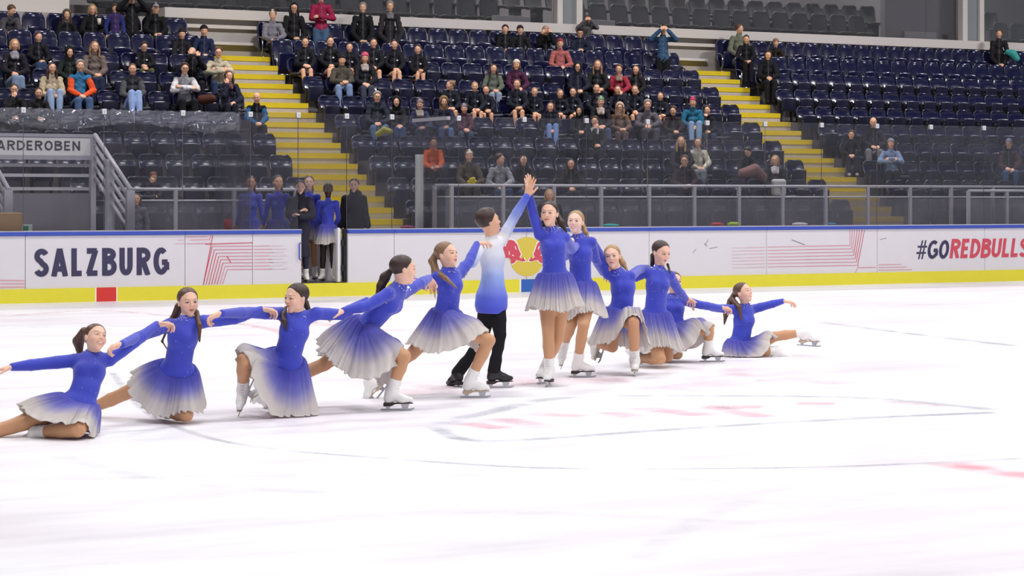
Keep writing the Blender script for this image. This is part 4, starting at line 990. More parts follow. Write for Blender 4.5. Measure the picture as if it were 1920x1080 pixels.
def dancer(Y, k, d, label, skin='fair', hair='brown', smile=.5, tail=None, hstyle='pony', top='dress', legcol=None, sk=None, skates={}, hands=None, seed=0, boy=False, group='skaters in the line on the ice', neck_r=.040, h=.0115, blue=BLUE, legs=True, coat=None, headk=1.0):
    J = joints(Y, k, d); rng = np.random.default_rng(seed); skc = SKINS[skin]; face = np.array(d['face'], float); up = np.array(d.get('up', (0, 0, 1)), float)
    flats = {}
    for s in skates:
        toe, upv, so = skates[s]; flats[s] = upv is not None and tuple(upv) == (0, 0, 1)
        if flats[s]: J['A'+s][2] = .147*k
        else: J['A'+s] = J['A'+s]+nrm(J['A'+s]-J['K'+s])*.03
    # --- the body: one skin
    hk = k*1.06*headk
    hp, R = head_parts(J['H'], face, up, hk, smile, neck_to=J['N'], nr=neck_r*.95)
    Vh, Qh = grown(hp, .0036); Ch = head_colors(Vh, J['H'], R, hk, skc, smile)
    bp = body_prims(J, k, 0 if not boy else -.012, female=not boy); Vb, Qb = grown(bp, h)
    dl = np.minimum(sdf_pts(body_prims(J, k, 0, parts=('legs',)), Vb), 9); du = sdf_pts(body_prims(J, k, 0, parts=('arms', 'neck')), Vb)
    Cb = np.where((dl < .02)[:, None] & (du > .03)[:, None], np.array(legcol or TIGHTS), np.array(skc))
    VV, QQ, CC = [Vb, Vh], [Qb, Qh+len(Vb)], [Cb, Ch]; off = len(Vb)+len(Vh)
    for s in 'ab':
        hd = (hands or {}).get(s, {})
        dv = J['T'+s]-J['W'+s] if 'T'+s in J else J['W'+s]-J['E'+s]
        n = np.array(hd.get('n', (0, -.3, -1)), float); sidev = np.array(hd.get('s', (0, -1, 0)), float)
        Vx, Qx = grown(hand_prims(J['W'+s], dv, n, sidev, k*1.0, hd.get('curl', (18, 28, 20)), hd.get('spread', 7), hd.get('thumb', (.75, .62))), .0042)
        VV.append(Vx); QQ.append(Qx+off); CC.append(np.tile(np.array(skc)*.97, (len(Vx), 1))); off += len(Vx)
    me = mesh_np('person', np.concatenate(VV), np.concatenate(QQ), np.concatenate(CC), M_SKIN)
    tag(me, label, 'person', group)
    # --- bodice / shirt
    nk = J['N']*.70+J['H']*.30; nax = nrm(J['H']-J['N'])
    if top in ('dress', 'shirt'):
        g = .006 if top == 'dress' else .007
        pr = body_prims(J, k, g, female=not boy, parts=('torso', 'arms')); pr.append(('+', Cone(J['N']-nax*.02, nk, (.048 if top == 'dress' else .046)*k+g, .043*k+g*.5), .02*k))
        if top == 'shirt':
            pr.append(('+', Cone(J['P']+J['axis']*.05*k, J['P']-J['axis']*.09*k, .108*k, .138*k, J['front'], .85), .05*k))
            bot = J['P']-J['axis']*.155*k
        if top == 'shirt': pr.append(('&', halfspace(bot, -J['axis']), 0))
        else:
            for s in 'ab': Hh, Kk = J['H'+s], J['K'+s]; pr.append(('+', Cone(Hh, Hh+(Kk-Hh)*.16, .086*k+.007, .082*k+.007), .03*k))
        def collar(X, Y, Z):
            pl = (X-nk[0])*nax[0]+(Y-nk[1])*nax[1]+(Z-nk[2])*nax[2]; dist = np.sqrt((X-nk[0])**2+(Y-nk[1])**2+(Z-nk[2])**2)
            return np.minimum(pl, .085*k-dist)
        pr.append(('&', collar, 0)); Vv, Q = grown(pr, .0085)
        if top == 'dress':
            t = ((Vv-J['P']) @ J['axis'])/(.12*k); C = np.tile(np.array(blue), (len(Vv), 1)); C *= (1+.05*np.sin(Vv[:, :1]*9+Vv[:, 2:]*13))
            C = np.clip(C, 0, 1)
        else:
            t = ((J['N']-Vv) @ nrm(J['N']-J['P']))/(np.linalg.norm(J['N']-J['P'])*1.25)
            C = lerp_cols(t, [(0, srgb('dcdcdf')), (.28, srgb('c9cede')), (.55, srgb('8fa3dc')), (.85, srgb('5666d0')), (1, srgb('4752c8'))])
            for s in 'ab':
                S, Wr = J['S'+s], J['W'+s]; L_ = np.linalg.norm(Wr-S); u = ((Vv-S) @ ((Wr-S)/L_))/L_
                dd = sdf_pts([p for p in body_prims(J, k, g, parts=('arms',))][(0 if s == 'a' else 4):(4 if s == 'a' else 8)], Vv)
                m = (dd < .012) & (u > .15); Cs = lerp_cols(u, [(0, srgb('dcdcdf')), (.3, srgb('b9c2de')), (.65, srgb('7d8fdc')), (1, srgb('4f5fd0'))]); C[m] = Cs[m]
        o = mesh_np('dress' if top == 'dress' else 'tunic', Vv, Q, C, M_DRESS, me)
    if top == 'dress': crystals(me, J, k, seed, extra=Vv[(Vv[:, 1] < J['C'][1]+.02)])
    # --- skirt
    legsP = body_prims(J, k, .004, parts=('legs',)) + [p for p in body_prims(J, k, .004, female=False, parts=('torso',))[:3]]
    if sk is not None: skirt(me, J, k, colliders=legsP, seed=seed, **sk)
    if boy:
        pr = body_prims(J, k, -.002, female=False, parts=('legs',)) + [('+', Cone(J['P']+J['axis']*.02*k, J['P']-J['axis']*.05*k, .090*k, .10*k, J['front'], .82), .03)]
        for s in 'ab': pr.append(('+', Cone(J['K'+s]*.3+J['A'+s]*.7, J['A'+s], .050, .056), .03))
        Vv, Q = grown(pr, .011); C = np.tile(np.array(srgb('18171b')), (len(Vv), 1)); mesh_np('trousers', Vv, Q, C, M_CLOTH2, me)
    # --- hair
    kr = k; pts = rads = None
    hpz = hair_prims(J['H'], R, hk, 'boy' if boy else hstyle)
    Vv, Q = grown(hpz, .0055)
    if tail:
        for tl in tail:
            pts = [pw(p[0], p[1], Y+(p[2] if len(p) > 2 else 0)) for p in tl['p']]; rads = [r*k for r in tl['r']]
            pr = [('+', Cone(pts[i], pts[i+1], rads[i], rads[i+1]), .012) for i in range(len(pts)-1)]
            V2, Q2 = grown(pr, .0055); Q = np.concatenate([Q, Q2+len(Vv)]); Vv = np.concatenate([Vv, V2])
    C = np.tile(np.array(HAIRC[hair]), (len(Vv), 1)); st = .82+.36*(np.sin(Vv[:, 0]*330+Vv[:, 1]*210+Vv[:, 2]*60)*.5+.5); C *= st[:, None]
    mesh_np('hair', Vv, Q, C, M_HAIR, me)
    for s, (toe, upv, sole) in skates.items():
        A_ = J['A'+s]; T_ = pw(toe[0], toe[1], Y+(toe[2] if len(toe) > 2 else 0)); upv = J['K'+s]-A_ if upv is None else np.array(upv, float)
        # the ankle joint of the pose is the top of the boot opening: drop to the foot joint
        skate(me, A_, T_, upv, k, J['K'+s]-A_, 'b' if boy else 'w', sole, flats[s])
    return me, J
GRIP = dict(curl=(30, 42, 28), spread=8)
ALL = (0, -1, 0)
def line_up():
    # 1 leftmost
    dancer(15.55, .95, dict(H=(179, 635, .18), N=(174, 665, .20), C=(168, 695, .14), W=(160, 728, .08), P=(148, 758, .04),
        Sa=(141, 676, .16), Sb=(205, 674, .22), Ea=(72, 683, .05), Wa=(24, 688, -.02), Ta=(-8, 694, -.04), Eb=(252, 642, .38), Wb=(294, 609, .62), Tb=(322, 607, .66),
        Ka=(22, 800, -.10), Aa=(-72, 826, -.15), Kb=(146, 806, -.30), Ab=(72, 810, -.12), face=(.62, -.72, .30), up=(.12, .25, 1), front=(.05, -1, .15)),
        'smiling girl in blue sitting low at the far left end of the line, arm outstretched', hair='brown', smile=1.0, tail=[dict(p=[(158, 622, .30), (147, 640, .34), (150, 664, .33)], r=[.035, .042, .022])],
        sk=dict(L=.34, flare=.5, wind=(-.50, -.30, .05), pleats=16, dip=.05, droop=.8, follow=.8), skates={'b': ((22, 814, -.05), (0, -.5, 1), 'd'), 'a': ((-130, 836, -.2), None, 'd')}, seed=1,
        hands={'a': dict(n=(0, 0, -1), s=(0, -1, .3), curl=(6, 10, 8)), 'b': dict(GRIP, n=(-.1, -.5, -1), s=(0, -1, .2))})
    # 2
    dancer(16.45, .95, dict(H=(353, 567, .02), N=(350, 600, .02), C=(343, 632, -.02), W=(337, 664, .0), P=(332, 694, .05),
        Sa=(318, 609, .05), Sb=(381, 603, .0), Ea=(270, 628, -.3), Wa=(228, 646, -.80), Ta=(199, 655, -.86), Eb=(440, 598, .15), Wb=(489, 581, .32), Tb=(515, 583, .36),
        Ka=(234, 738, .25), Aa=(166, 768, .45), Kb=(349, 778, -.12), Ab=(309, 772, .20), face=(.42, -.88, -.02), up=(-.05, 0, 1), front=(.1, -1, 0)),
        'girl in a blue dress kneeling, second from the left, brown hair down one side', hair='brown', smile=.45, tail=[dict(p=[(336, 575, .12), (327, 597, .14), (312, 606, .10), (298, 625, .05)], r=[.035, .032, .018, .006]), dict(p=[(368, 585, .02), (374, 610, -.08), (374, 640, -.10)], r=[.022, .020, .008]), dict(p=[(318, 606, .14), (304, 640, .14), (318, 662, .06)], r=[.012, .008, .004])],
        sk=dict(L=.31, flare=.42, wind=(-.20, 0, .0), pleats=18, dip=.06, follow=.8), skates={'b': ((274, 775, .34), (.5, -.2, -.9), 'l'), 'a': ((120, 785, .5), None, 'l')}, seed=2,
        hands={'a': dict(GRIP, n=(0, -.6, -.8), s=(.2, -.6, .8)), 'b': dict(GRIP, n=(0, -.5, -1), s=(0, -1, .2))})
    # 3
    dancer(16.95, .98, dict(H=(555, 559, 0), N=(560, 592, .03), C=(552, 620, .0), W=(545, 648, -.02), P=(537, 674, .03),
        Sa=(527, 588, .03), Sb=(593, 588, .05), Ea=(466, 586, -.25), Wa=(416, 588, -.64), Ta=(384, 598, -.68), Eb=(640, 590, .22), Wb=(688, 564, .42), Tb=(719, 562, .45),
        Ka=(457, 676, -.30), Aa=(456, 724, -.10), Kb=(527, 767, -.10), Ab=(506, 757, .25), face=(-.68, -.73, -.06), up=(.08, 0, 1), front=(-.15, -1, 0)),
        'girl in blue on one knee, third from left, looking left over her shoulder', hair='dark', smile=.4, tail=[dict(p=[(572, 568, .10), (578, 580, .08)], r=[.03, .02]), dict(p=[(536, 576, .04), (531, 590, -.04), (532, 602, -.10), (538, 618, -.12)], r=[.012, .020, .024, .006])],
        sk=dict(L=.395, flare=.40, wind=(-.06, -.03, 0), pleats=16, dip=.08, lift=lambda a: .12*math.cos(a)), skates={'b': ((479, 766, .40), (.4, -.3, -.9), 'l'), 'a': ((444, 772, -.30), None, 'l')}, seed=3,
        hands={'a': dict(GRIP, n=(0, -.5, -1), s=(0, -1, .2)), 'b': dict(curl=(16, 24, 18), spread=10, n=(0, -.4, -1), s=(0, -1, -.5))})
    # 4 lunging
    dancer(17.45, 1.0, dict(H=(757, 506, 0), N=(749, 537, .03), C=(731, 566, .02), W=(706, 592, .04), P=(684, 614, .06),
        Sa=(728, 551, -.12), Sb=(757, 549, .20), Ea=(688, 574, -.22), Wa=(645, 583, -.30), Ta=(613, 586, -.34), Eb=(787, 532, .42), Wb=(804, 522, .72), Tb=(812, 536, .80),
        Ha=(676, 628, .14), Hb=(690, 630, -.04), Ka=(608, 683, .15), Aa=(512, 724, .12), Kb=(757, 668, -.10), Ab=(734, 722, -.06), face=(.93, .25, -.02), up=(-.05, 0, 1), front=(.75, -.35, -.5)),
        'girl in blue lunging, fourth from left, dark ponytail and face in profile', hair='dark', smile=.2, tail=[dict(p=[(733, 507, .06), (722, 520, .08), (714, 537, .06), (706, 551, .02)], r=[.022, .040, .034, .010])],
        sk=dict(L=.43, flare=.48, wind=(-.20, 0, 0), pleats=24, waist=(.115, .13)), skates={'b': ((757, 745, -.06), (0, 0, 1), 'd'), 'a': ((490, 760, .12), None, 'l')}, seed=4,
        hands={'a': dict(GRIP, n=(0, .2, -1), s=(0, -1, .4)), 'b': dict(GRIP, n=(.4, -.2, -1), s=(-.8, -.4, 0))})
    # 5 lunging
    dancer(18.55, .97, dict(H=(838, 478, 0), N=(841, 506, .03), C=(843, 534, .02), W=(840, 566, .03), P=(836, 590, .05),
        Sa=(821, 519, -.05), Sb=(862, 512, .14), Ea=(797, 534, -.02), Wa=(780, 528, -.30), Ta=(767, 526, -.50), Eb=(879, 492, .25), Wb=(894, 458, .45), Tb=(916, 452, .55),
        Ha=(826, 604, .12), Hb=(846, 604, -.05), Ka=(772, 664, .08), Aa=(697, 713, -.10), Kb=(917, 638, -.12), Ab=(881, 701, -.05), face=(.80, -.52, .16), up=(-.08, 0, 1), front=(.6, -.8, .0)),
        'girl in blue lunging beside the boy, long light brown ponytail over her shoulder', hair='lightbrown', smile=.6, tail=[dict(p=[(818, 474, .05), (811, 490, .05), (818, 510, -.02), (836, 522, -.16), (857, 541, -.24)], r=[.024, .036, .030, .020, .006]), dict(p=[(813, 490, .06), (812, 520, .05), (816, 560, .02)], r=[.028, .014, .004])],
        sk=dict(L=.38, flare=.62, wind=(-.05, 0, .02), pleats=26, waist=(.115, .11)), skates={'b': ((912, 728, -.05), (0, 0, 1), 'l'), 'a': ((666, 749, -.12), (-.9, 0, .6), 'l')}, seed=5,
        hands={'a': dict(GRIP, n=(0, 0, -1), s=(0, -1, .4)), 'b': dict(curl=(22, 30, 20), spread=9, n=(0, -.2, -1), s=(0, -1, .2))})
    # 6 the boy
    dancer(19.45, 1.0, dict(H=(917, 417, 0), N=(921, 450, .03), C=(923, 482, .02), W=(924, 520, .0), P=(922, 554, .0),
        Sa=(899, 464, -.06), Sb=(940, 452, .12), Ea=(886, 492, -.25), Wa=(868, 497, -.62), Ta=(868, 512, -.80), Eb=(962, 411, .18), Wb=(988, 368, .16), Tb=(996, 338, .16),
        Ha=(915, 570, .0), Hb=(930, 570, .02), Ka=(903, 640, .10), Aa=(862, 694, .15), Kb=(938, 628, -.05), Ab=(926, 692, .0), face=(.90, .30, .22), up=(-.12, 0, 1), front=(.55, -.8, .0)),
        'boy in a white to blue tunic and black trousers reaching up high', skin='warm', hair='dark', smile=.2, top='shirt', boy=True, skates={'b': ((952, 714, .02), (0, 0, 1), 'd'), 'a': ((838, 706, .3), (.25, 0, 1), 'd')}, seed=6,
        hands={'a': dict(curl=(30, 30, 20), n=(0, .6, -.5), s=(-1, 0, 0)), 'b': dict(curl=(4, 5, 4), spread=4, n=(.3, .9, 0), s=(1, 0, 0))})
    # 7 centre girl
    dancer(19.65, .98, dict(H=(1030, 401, 0), N=(1034, 432, .03), C=(1037, 462, .0), W=(1039, 492, .0), P=(1040, 520, .0),
        Sa=(1012, 440, .0), Sb=(1059, 446, .04), Ea=(1000, 402, .02), Wa=(992, 363, -.02), Ta=(989, 315, -.03), Eb=(1072, 468, .60), Wb=(1084, 456, 1.20), Tb=(1092, 454, 1.3),
        Ka=(1028, 626, -.05), Aa=(1030, 681, .0), Kb=(1046, 634, .12), Ab=(1022, 690, .30), face=(-.28, -.95, .05), up=(.05, 0, 1), front=(-.1, -1, 0)),
        'centre girl in a blue dress standing tall with one arm straight up', hair='dark', smile=.6, tail=[dict(p=[(1045, 402, .10), (1052, 418, .06), (1062, 434, .03)], r=[.022, .034, .010])],
        sk=dict(L=.35, flare=.36, pleats=24, wind=(.02, 0, 0)), skates={'a': ((1016, 703, -.30), (0, 0, 1), 'd'), 'b': ((1012, 700, .2), (0, 0, 1), 'd')}, seed=7,
        hands={'a': dict(curl=(4, 5, 4), spread=4, n=(-.6, .7, 0), s=(.9, .3, 0)), 'b': dict(GRIP)})
    # 8
    dancer(20.65, .96, dict(H=(1079, 417, 0), N=(1085, 445, .03), C=(1088, 475, .0), W=(1088, 508, .02), P=(1088, 536, .02),
        Sa=(1066, 452, .02), Sb=(1109, 454, .02), Ea=(1060, 480, .1), Wa=(1066, 452, -.5), Ta=(1070, 446, -.6), Eb=(1117, 486, .25), Wb=(1130, 512, .62), Tb=(1138, 516, .7),
        Ka=(1072, 606, -.10), Aa=(1057, 646, .12), Kb=(1094, 610, -.22), Ab=(1083, 666, -.05), face=(-.25, -.95, .12), up=(.05, 0, 1), front=(-.15, -1, 0)),
        'fair-haired girl in blue standing just right of the centre girl', skin='pale', hair='blonde', smile=.7, tail=[dict(p=[(1092, 418, .1), (1098, 436, .06), (1104, 446, .05)], r=[.02, .024, .010])],
        sk=dict(L=.36, flare=.30, pleats=22, wind=(.04, 0, 0)), skates={'b': ((1107, 692, -.06), (0, 0, 1), 'd'), 'a': ((1049, 684, .0), (-.1, -.9, .5), 'l')}, seed=8,
        hands={'a': dict(GRIP), 'b': dict(GRIP)})
    # 9
    dancer(21.05, 1.0, dict(H=(1148, 482, 0), N=(1158, 510, .04), C=(1168, 538, .02), W=(1167, 565, .0), P=(1163, 588, .0),
        Sa=(1140, 514, .03), Sb=(1182, 518, .03), Ea=(1126, 482, -.02), Wa=(1112, 452, -.25), Ta=(1104, 442, -.36), Eb=(1197, 506, .60), Wb=(1215, 502, 1.05), Tb=(1228, 504, 1.15),
        Ka=(1148, 650, -.02), Aa=(1114, 640, .15), Kb=(1188, 604, -.38), Ab=(1190, 656, -.22), face=(-.18, -.97, .05), up=(-.12, 0, 1), front=(-.05, -1, .1)),
        'girl in blue on one knee, mouth open, hand on the standing fair-haired girl', hair='blonde', skin='fair', smile=.4, tail=[dict(p=[(1158, 478, .12), (1168, 494, .08), (1177, 508, .05)], r=[.03, .028, .008])],
        sk=dict(L=.38, flare=.40, pleats=20, wind=(-.02, -.05, 0)), skates={'b': ((1189, 682, -.50), (0, 0, 1), 'l'), 'a': ((1099, 672, .18), (-.6, .3, .5), 'l')}, seed=9,
        hands={'a': dict(GRIP), 'b': dict(GRIP)})
    # 10
    dancer(21.85, 1.02, dict(H=(1240, 474, 0), N=(1235, 505, .02), C=(1233, 533, -.02), W=(1230, 565, -.02), P=(1228, 592, .0),
        Sa=(1209, 511, .0), Sb=(1256, 517, .05), Ea=(1192, 520, .05), Wa=(1178, 522, .25), Ta=(1170, 522, .3), Eb=(1272, 545, .3), Wb=(1286, 560, .5), Tb=(1296, 564, .6),
        Ka=(1238, 673, -.25), Aa=(1196, 672, .10), Kb=(1252, 668, .02), Ab=(1212, 668, .35), face=(.55, -.80, -.22), up=(.02, 0, 1), front=(.35, -.93, 0)),
        'dark-haired girl in blue kneeling upright with eyes lowered', hair='dark', smile=.2, tail=[dict(p=[(1226, 480, .08), (1224, 496, .10)], r=[.036, .026]), dict(p=[(1252, 496, .02), (1257, 512, -.04)], r=[.014, .008])],
        sk=dict(L=.375, flare=.36, pleats=24, wind=(.05, 0, 0)), skates={'a': ((1168, 668, .30), (-.2, .3, -.9), 'l'), 'b': ((1186, 668, .5), (-.2, .3, -.9), 'l')}, seed=10,
        hands={'a': dict(GRIP), 'b': dict(GRIP)})
    # 11
    dancer(22.55, .98, dict(H=(1264, 530, .05), N=(1262, 557, .06), C=(1262, 578, .03), W=(1262, 596, .0), P=(1262, 612, .0),
        Sa=(1244, 562, .05), Sb=(1278, 563, .05), Ea=(1225, 575, .05), Wa=(1240, 590, -.1), Ta=(1246, 594, -.2), Eb=(1314, 572, .15), Wb=(1350, 577, .30), Tb=(1363, 578, .35),
        Ka=(1270, 664, -.12), Aa=(1238, 664, .20), Kb=(1329, 616, -.12), Ab=(1327, 648, -.02), face=(.35, -.93, .1), up=(0, 0, 1), front=(.1, -1, 0)),
        'girl in blue half hidden behind the kneeling dark-haired girl, right foot forward', hair='brown', smile=.4,
        sk=dict(L=.36, flare=.5, pleats=18, wind=(.15, 0, 0)), skates={'b': ((1354, 662, -.02), (0, 0, 1), 'd'), 'a': ((1215, 664, .35), (0, .2, -.9), 'l')}, seed=11,
        hands={'a': dict(GRIP), 'b': dict(GRIP)})
    # 12 right end
    dancer(23.35, .97, dict(H=(1394, 549, 0), N=(1397, 575, .03), C=(1395, 600, .0), W=(1391, 624, .0), P=(1387, 646, .0),
        Sa=(1374, 580, -.05), Sb=(1411, 580, .08), Ea=(1345, 578, -.2), Wa=(1316, 573, -.4), Ta=(1296, 570, -.45), Eb=(1441, 572, .08), Wb=(1467, 565, .08), Tb=(1486, 567, .08),
        Ka=(1425, 659, -.10), Aa=(1452, 657, -.05), Kb=(1452, 631, .0), Ab=(1505, 624, .02), face=(.72, -.62, .28), up=(-.12, 0, 1), front=(.35, -.93, .1)),
        'smiling girl in blue sitting at the far right end, one leg kicked out', hair='brown', smile=1.0, tail=[dict(p=[(1380, 545, .10), (1370, 565, .08), (1361, 590, .04), (1358, 608, .02)], r=[.024, .036, .028, .008]), dict(p=[(1374, 562, .02), (1386, 576, -.12), (1391, 600, -.14)], r=[.028, .026, .008])],
        sk=dict(L=.30, flare=.55, pleats=16, wind=(.40, -.1, 0)), skates={'b': ((1546, 626, .02), (-.1, 0, 1), 'l'), 'a': ((1481, 658, -.05), (0, .3, 1), 'l')}, seed=12,
        hands={'a': dict(GRIP, n=(0, -.5, -1)), 'b': dict(curl=(14, 30, 20), spread=12, n=(0, -.2, -1), s=(0, -1, .2))})
line_up()
# ================================================================= THE CROWD
def loc(M, x, y, z): v = M @ Vector((x, y, z)); return np.array(v)
OCC = set()
def spectator(px, py, hair='brown', hstyle='short', top='1b1b22', legs='2a3350', label='', pose='lap', hat=None, hood=None, skin='warm', k=None, row=None, w=None, z=None, glasses=False, female=None, shoes='1c1a1c', scarf=None, vest=None, sleeve=None, badge=False, yaw=None, look=None, group='spectators in the stands', smile=.2, bare=False, coat=0.0, wmax=True, flat_hat=False, lean=0.0):
    stand = pose.startswith('stand')
    hh_ref = 1.62 if stand else 1.19
    if row is None and w is None:
        best = None
        for i in range(-1, 9):
            wi = tw(i)+(.50 if not stand else .30); s = s_of(px, wi); zz = z_of(py, W(s, wi)); hh = zz-tz(i)
            e = abs(hh-(1.10 if not stand else 1.6))
            if best is None or e < best[0]: best = (e, i)
        row = best[1]
    if w is None: w = tw(row)+(.50 if not stand else .30); z = tz(row)
    s = s_of(px, w); p0 = W(s, w); hh = z_of(py, p0)-z
    kk = hh/hh_ref if k is None else k; kk = min(max(kk, .60), 1.08); dz = 0
    if not stand and row is not None: OCC.add((row, round(s, 3)))
    # if the head still lies off the wanted height, slouch / sit up
    dz = hh-hh_ref*kk
    hk = min(max(kk*.5+.55, .90), 1.08)
    toward = np.array([0.4, 17.0, 0])-np.array(p0); base = math.atan2(toward[1], toward[0])+math.pi/2      # turn of -y towards the skaters
    yaw0 = base*.75+TH*.25 if yaw is None else TH+yaw
    M = Matrix.Translation((p0.x, p0.y, z+ (dz if stand else 0))) @ Matrix.Rotation(yaw0, 4, 'Z') @ Matrix.Scale(kk, 4)
    Q = lambda x, y, z_: loc(M, x, y, z_)
    J = {}; d = dz/kk if not stand else 0
    if stand:
        J['P'] = Q(0, 0, .93); J['C'] = Q(0, 0, 1.22); J['N'] = Q(0, .0, 1.44); J['H'] = Q(0, -.03, 1.62)
        J['Sa'], J['Sb'] = Q(-.165, 0, 1.40), Q(.165, 0, 1.40)
        for q, sg in (('a', -1), ('b', 1)): J['K'+q] = Q(sg*.09, -.02, .50); J['A'+q] = Q(sg*.10, .02, .10); J['E'+q] = Q(sg*.24, .02, 1.12); J['W'+q] = Q(sg*.22, -.06, .88); J['T'+q] = Q(sg*.21, -.08, .78)
        if pose == 'stand_photo':
            for q, sg in (('a', -1), ('b', 1)): J['E'+q] = Q(sg*.30, -.12, 1.38); J['W'+q] = Q(sg*.09, -.20, 1.60); J['T'+q] = Q(sg*.02, -.20, 1.66)
        if pose == 'stand_fold':
            for q, sg in (('a', -1), ('b', 1)): J['E'+q] = Q(sg*.23, -.04, 1.12); J['W'+q] = Q(-sg*.05, -.19, 1.14+.03*sg); J['T'+q] = Q(-sg*.14, -.17, 1.17)
        if pose == 'stand_back':
            for q, sg in (('a', -1), ('b', 1)): J['E'+q] = Q(sg*.25, .08, 1.12); J['W'+q] = Q(sg*.08, .16, .96); J['T'+q] = Q(-sg*.01, .18, .92)
    else:
        ly = lean
        J['P'] = Q(0, 0, .50); J['C'] = Q(0, .03-ly*.5, .80+d*.6); J['N'] = Q(0, .02-ly, 1.035+d); J['H'] = Q(0, -.035-ly*1.2, 1.19+d)
        J['Sa'], J['Sb'] = Q(-.155, .01-ly, .975+d), Q(.155, .01-ly, .975+d)
        wd = .12 if not (female or hstyle in ('long', 'bun', 'bob')) else .08
        kz = .54 if pose != 'knees' else .72
        for q, sg in (('a', -1), ('b', 1)):
            J['K'+q] = Q(sg*wd, -.42 if pose != 'knees' else -.30, kz); J['A'+q] = Q(sg*wd*.9, -.46 if pose != 'knees' else -.44, .12 if pose != 'knees' else .22)
            J['E'+q] = Q(sg*.215, -.08-ly, .73+d*.5); J['W'+q] = Q(sg*.07, -.27-ly*.5, .64); J['T'+q] = Q(sg*.00, -.36-ly*.5, .62)
            if pose == 'cross': J['E'+q] = Q(sg*.24, -.10, .78+d*.6); J['W'+q] = Q(-sg*.06, -.22, .82+d*.6+.03*sg); J['T'+q] = Q(-sg*.15, -.20, .84+d*.6)
            if pose == 'phone': J['E'+q] = Q(sg*.22, -.18, .86+d); J['W'+q] = Q(sg*.10, -.26, 1.10+d); J['T'+q] = Q(sg*.08, -.26, 1.19+d)
        if pose in ('chin', 'mouth'):
            J['Ea'] = Q(-.16, -.26, .76+d*.5); J['Wa'] = Q(-.03, -.16-ly, 1.02+d); J['Ta'] = Q(.0, -.14-ly, 1.10+d)
    if not pose.startswith('stand_p'):
        for q in 'ab':
            e_ = RNG.uniform(-.035, .035, 3)*kk; J['E'+q] = J['E'+q]+e_; v_ = RNG.uniform(-.04, .04, 3)*kk*V3(1, 1, .5); J['W'+q] = J['W'+q]+v_; J['T'+q] = J['T'+q]+v_+RNG.uniform(-.03, .03, 3)
            J['K'+q] = J['K'+q]+RNG.uniform(-.03, .03, 3)*V3(1, 1, .3)*kk
    J['W'] = J['P']*.5+J['C']*.5; R3 = np.array(M.to_3x3())/kk
    J['axis'] = nrm(J['W']-J['P']); J['front'] = nrm(R3 @ np.array([0, -1.0, 0])); J['front'] = nrm(J['front']-J['axis']*np.dot(J['front'], J['axis'])); J['side'] = nrm(R3 @ np.array([1.0, 0, 0]))
    for q, sg in (('a', -1), ('b', 1)): J['H'+q] = J['P']+J['side']*sg*.085*kk-J['axis']*.04*kk
    J['N_'] = J['N']
    fd = np.array([0, 17.5, 1.4])-J['H'] if look is None else np.array([math.sin(math.radians(look[0])), -math.cos(math.radians(look[0])), math.sin(math.radians(look[1]))])
    fd = nrm(nrm(fd)+ (RNG.uniform(-.18, .18, 3)*V3(1, .3, .5) if look is None else 0)); skc = np.array(SKINS[skin])
    fem = female if female is not None else hstyle in ('long', 'bun', 'bob', 'pony')
    hp, R = head_parts(J['H'], fd, V3(0, 0, 1), hk, smile, neck_to=J['N'], nr=.046)
    Vh, Qh = grown(hp, .0085); Ch = head_colors(Vh, J['H'], R, hk, skc, smile)
    bp = body_prims(J, kk, -.004, female=False); Vb, Qb = grown(bp, .022)
    Cb = np.tile(skc if not bare else skc, (len(Vb), 1)); VV, QQ, CC = [Vb, Vh], [Qb, Qh+len(Vb)], [Cb, Ch]; off = len(Vb)+len(Vh)
    for q in 'ab':
        Vx, Qx = grown(hand_prims(J['W'+q], J['T'+q]-J['W'+q], J['front']*-1+V3(0, 0, -.6), V3(0, 0, 1), hk, (25, 40, 30), 5), .0085)
        VV.append(Vx); QQ.append(Qx+off); CC.append(np.tile(skc, (len(Vx), 1))); off += len(Vx)
    me = mesh_np('person', np.concatenate(VV), np.concatenate(QQ), np.concatenate(CC), M_SKIN); tag(me, label, 'person', None)
    # coat
    cj = np.array(srgb(top)); g = .016
    pr = body_prims(J, kk, g, female=fem, parts=('torso', 'arms')); nk = J['N']*.62+J['H']*.38; pr.append(('+', Cone(J['N']-J['axis']*.03, nk, .068*hk, .060*hk), .03)); nax = nrm(J['H']-J['N'])
    def collar(X, Y, Z):
        pl = (X-nk[0])*nax[0]+(Y-nk[1])*nax[1]+(Z-nk[2])*nax[2]; dist = np.sqrt((X-nk[0])**2+(Y-nk[1])**2+(Z-nk[2])**2); return np.minimum(pl, .10*kk-dist)
    if coat > 0:
        for q in 'ab': pr.append(('+', Cone(J['H'+q], J['H'+q]+(J['K'+q]-J['H'+q])*min(coat, 1), .10*kk, .10*kk), .06))
        if coat > 1:
            for q in 'ab': pr.append(('+', Cone(J['K'+q], J['K'+q]+(J['A'+q]-J['K'+q])*(coat-1), .10*kk, .105*kk), .08))
    for q in 'ab': E_, W_ = J['E'+q], J['W'+q]; pr.append(('+', Cone(E_, E_+(W_-E_)*.85, .050*kk+.008, .040*kk+.006), .02)); pr.append(('+', Cone(J['S'+q]*.6+E_*.4, E_, .054*kk+.006, .052*kk+.006), .02))
    hemc = J['P']+J['axis']*.06*kk; pr.append(('+', Cone(hemc+J['axis']*.10*kk, hemc-J['axis']*.05*kk, .118*kk, .135*kk, J['front'], .88), .04))
    pr.append(('&', collar, 0)); Vv, Qq = grown(pr, .0185)
